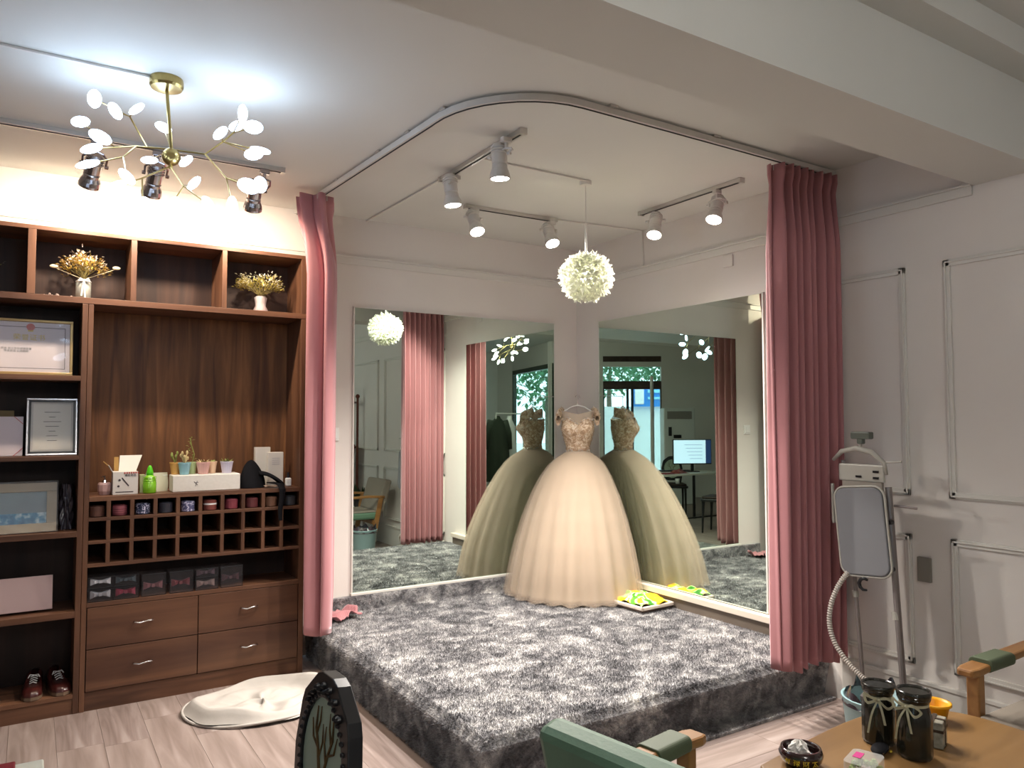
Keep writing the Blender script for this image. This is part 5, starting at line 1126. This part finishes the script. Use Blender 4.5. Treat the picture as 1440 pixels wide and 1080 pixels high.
part('screen_menu', MB().box(.0136, .0145, .20, .28, .125, .46), mat('lit_menu', (.02, .04, .12), .3, emis=(.05, .1, .3), es=.5), mt, local=True)
sl = MB()
for k in range(5): sl.box(.0136, .0145, -.12+.02*k, .15, .39-.05*k, .395-.05*k)
part('screen_lines', sl, mat('lit_line', (.2, .3, .6), .3, emis=(.2, .3, .6), es=.6), mt, local=True)
kb = thing('keyboard', 'black keyboard on the desk before the monitor, seen in the right mirror', 'keyboard', (-4.30, -3.30, .751), R(65))
part('key_base', MB().box(-.07, .07, -.22, .22, 0, .02), M_BLACK, kb, bevel=.004, local=True)
rd = MB(); 
def pl_(u, v): return (-4.05+.30*(u-.5), -2.98+.16*(v-.5), .752+.05*math.sin(PI*u)*math.sin(PI*v)*(1+.4*math.sin(13*u)*math.sin(9*v)))
single('patterned_scarf', MB().grid(pl_, 24, 16), noisy(mat('red_patterned_cloth', (.3, .05, .05), .7), [srgb('#2c1518'), srgb('#7a2a26'), srgb('#b59a7a')], (1, 1, 1), 22, 3), 'dark red patterned cloth heaped on the desk, seen in the right mirror', 'cloth', solid=.004)
single('red_notebook', MB().box(-3.90, -3.725, -3.02, -2.885, .751, .766), mat('dark_red_cover', srgb('#7c1523'), .45), 'dark red notebook near the desk corner at the bottom left', 'notebook', bevel=.003)
single('white_cup', MB().lathe([(0, 0), (.03, 0), (.036, .08), (.033, .08), (.027, .006), (0, .004)], 20, c=(-5.05, -4.0, .488)), M_WHITE, 'white cup on the chair seat behind the desk, seen in the right mirror', 'cup', smooth=True)
# tall white cabinet air conditioner near the door
ac = thing('cabinet_air_conditioner', 'tall white cabinet air conditioner by the shop door, seen in the right mirror', 'air conditioner', (-6.21, -5.16, 0), math.atan2(.844, .536))
part('casing', MB().box(-.18, .18, -.28, .28, 0, 1.72), mat('appliance_white', (.72, .74, .72), .35), ac, bevel=.02, local=True)
part('air_grille', MB().box(.181, .186, -.22, .22, 1.52, 1.66), M_SG, ac, local=True); part('display_panel', MB().box(.181, .188, -.11, .03, 1.18, 1.24), M_BLACK, ac, local=True); part('control_sticker', MB().box(.181, .186, -.20, -.14, 1.22, 1.38), M_DARKM, ac, local=True)
part('thin_pipe', MB().tube([(-.05, -.45, 0), (-.05, -.45, 2.3)], .03, 10), M_WALL, ac, local=True)
# garment rack with clothes by the display window
rk = thing('garment_rack', 'white metal garment rack with clothes by the display window, seen in the left mirror', 'rack', (-3.5, -6.55, 0), R(25))
for x in (-.45, .45): part('upright', MB().tube([(x, 0, 0), (x, 0, 1.62)], .012, 10), M_TRIM, rk, local=True); part('foot', MB().tube([(x, -.2, .015), (x, .2, .015)], .012, 10), M_TRIM, rk, local=True)
part('rail', MB().tube([(-.45, 0, 1.62), (.45, 0, 1.62)], .012, 10), M_TRIM, rk, local=True)
def garment(name, label, loc, rz, m, sh, ln, fl_, sleeve=True):
    t = thing(name, label, 'garment', (loc[0], loc[1], 1.60-ln), rz)
    def fn(u, v):
        a = 2*PI*u; w_ = (sh*smooth(min(v*6, 1))+.03)+(fl_-sh)*smooth(min(max(v-.25, 0)/.75, 1)); d = .055+.05*v
        return (w_*math.cos(a)*(1+.05*math.sin(9*a)*v), d*math.sin(a)*(1+.12*math.sin(7*a)*v), ln-.02-(ln-.02)*v)
    part('garment_body', MB().grid(fn, 56, 24, closeu=True), m, t, smooth=True, local=True)
    if sleeve:
        for sg in (-1, 1): part('sleeve', MB().tube([(sh*.75*sg, 0, ln-.10), (sh*1.15*sg, .02, ln-.32), (sh*1.25*sg, .03, ln-.60)], [.06, .055, .045], 12), m, t, smooth=True, local=True)
    part('hanger_hook', MB().tube([(0, 0, ln-.03), (0, 0, ln+.02)], .003, 6), M_CHROME, t, local=True); return t
garment('green_coat', 'dark green coat hanging on the rack, seen in the left mirror', (-3.14, -6.38, 0), R(-10), mat('dark_green_wool', srgb('#2b3326'), .85), .17, 1.15, .19)
garment('white_gown', 'white lace wedding gown hanging on the rack, seen in the left mirror', (-3.46, -6.52, 0), R(10), mat('white_lace_cloth', (.75, .75, .72), .8), .12, 1.45, .23, False)
# side table with plant, and wooden hall stand along the right wall (seen in the left mirror)
sd = thing('side_table', 'small white slatted side table by the panelled wall, seen in the left mirror', 'table', (-.25, -4.28, 0))
part('table_top', MB().box(-.45, -.04, -4.50, -4.05, .38, .41), M_TRIM, sd, bevel=.004)
for x in (-.42, -.07):
    for y in (-4.47, -4.08): part('leg', MB().bar((x, y, 0), (x, y, .38), .035), M_TRIM, sd)
for k in range(5): part('slat', MB().box(-.43, -.42, -4.44+.08*k, -4.41+.08*k, .15, .38), M_TRIM, sd)
pp_ = thing('potted_plant', 'dark leafy potted plant on the side table, seen in the left mirror', 'plant', (-.20, -4.27, .411))
part('pot', MB().lathe([(0, 0), (.06, 0), (.085, .12), (.09, .125), (.08, .125), (.07, .02), (0, .02)], 24, c=(-.20, -4.27, .411)), mat('dark_pot', (.05, .04, .04), .4), pp_, smooth=True)
lf = MB(); rs = random.Random(5)
for k in range(70): a = k*2.4; e = rs.uniform(.1, 1.3); lf.leaf((-.20+.02*math.cos(a), -4.27+.02*math.sin(a), .53), (math.cos(a)*.8, math.sin(a), e), rs.uniform(.14, .24), .05, -.5)
part('foliage', lf, mat('dark_leaf_green', srgb('#1c3018'), .5), pp_)['kind'] = 'stuff'
hs = thing('hall_stand', 'dark red wooden hall stand by the panelled wall, seen in the left mirror', 'coat stand', (-.10, -4.80, 0))
M_RW = mat('dark_red_wood', srgb('#5a2a1c'), .4)
for y in (-4.68, -5.05): part('post', MB().tube([(-.08, y, 0), (-.08, y, 1.80)], .016, 10), M_RW, hs); part('finial', MB().ell((-.08, y, 1.82), .03, n=10, m=6), M_RW, hs)
for z in (.25, 1.15, 1.74): part('crossbar', MB().bar((-.08, -4.68, z), (-.08, -5.05, z), .025), M_RW, hs)
single('rose_shawl', MB().grid(lambda u, v: (-.10-.03*math.sin(PI*u)-.01*math.sin(12*v), -4.71-.30*v, 1.18-.72*u+.02*math.sin(9*v)), 16, 24), mat('old_rose_cloth', srgb('#6d3d3c'), .8), 'old rose shawl hanging on the hall stand, seen in the left mirror', 'shawl', smooth=True, solid=.006)
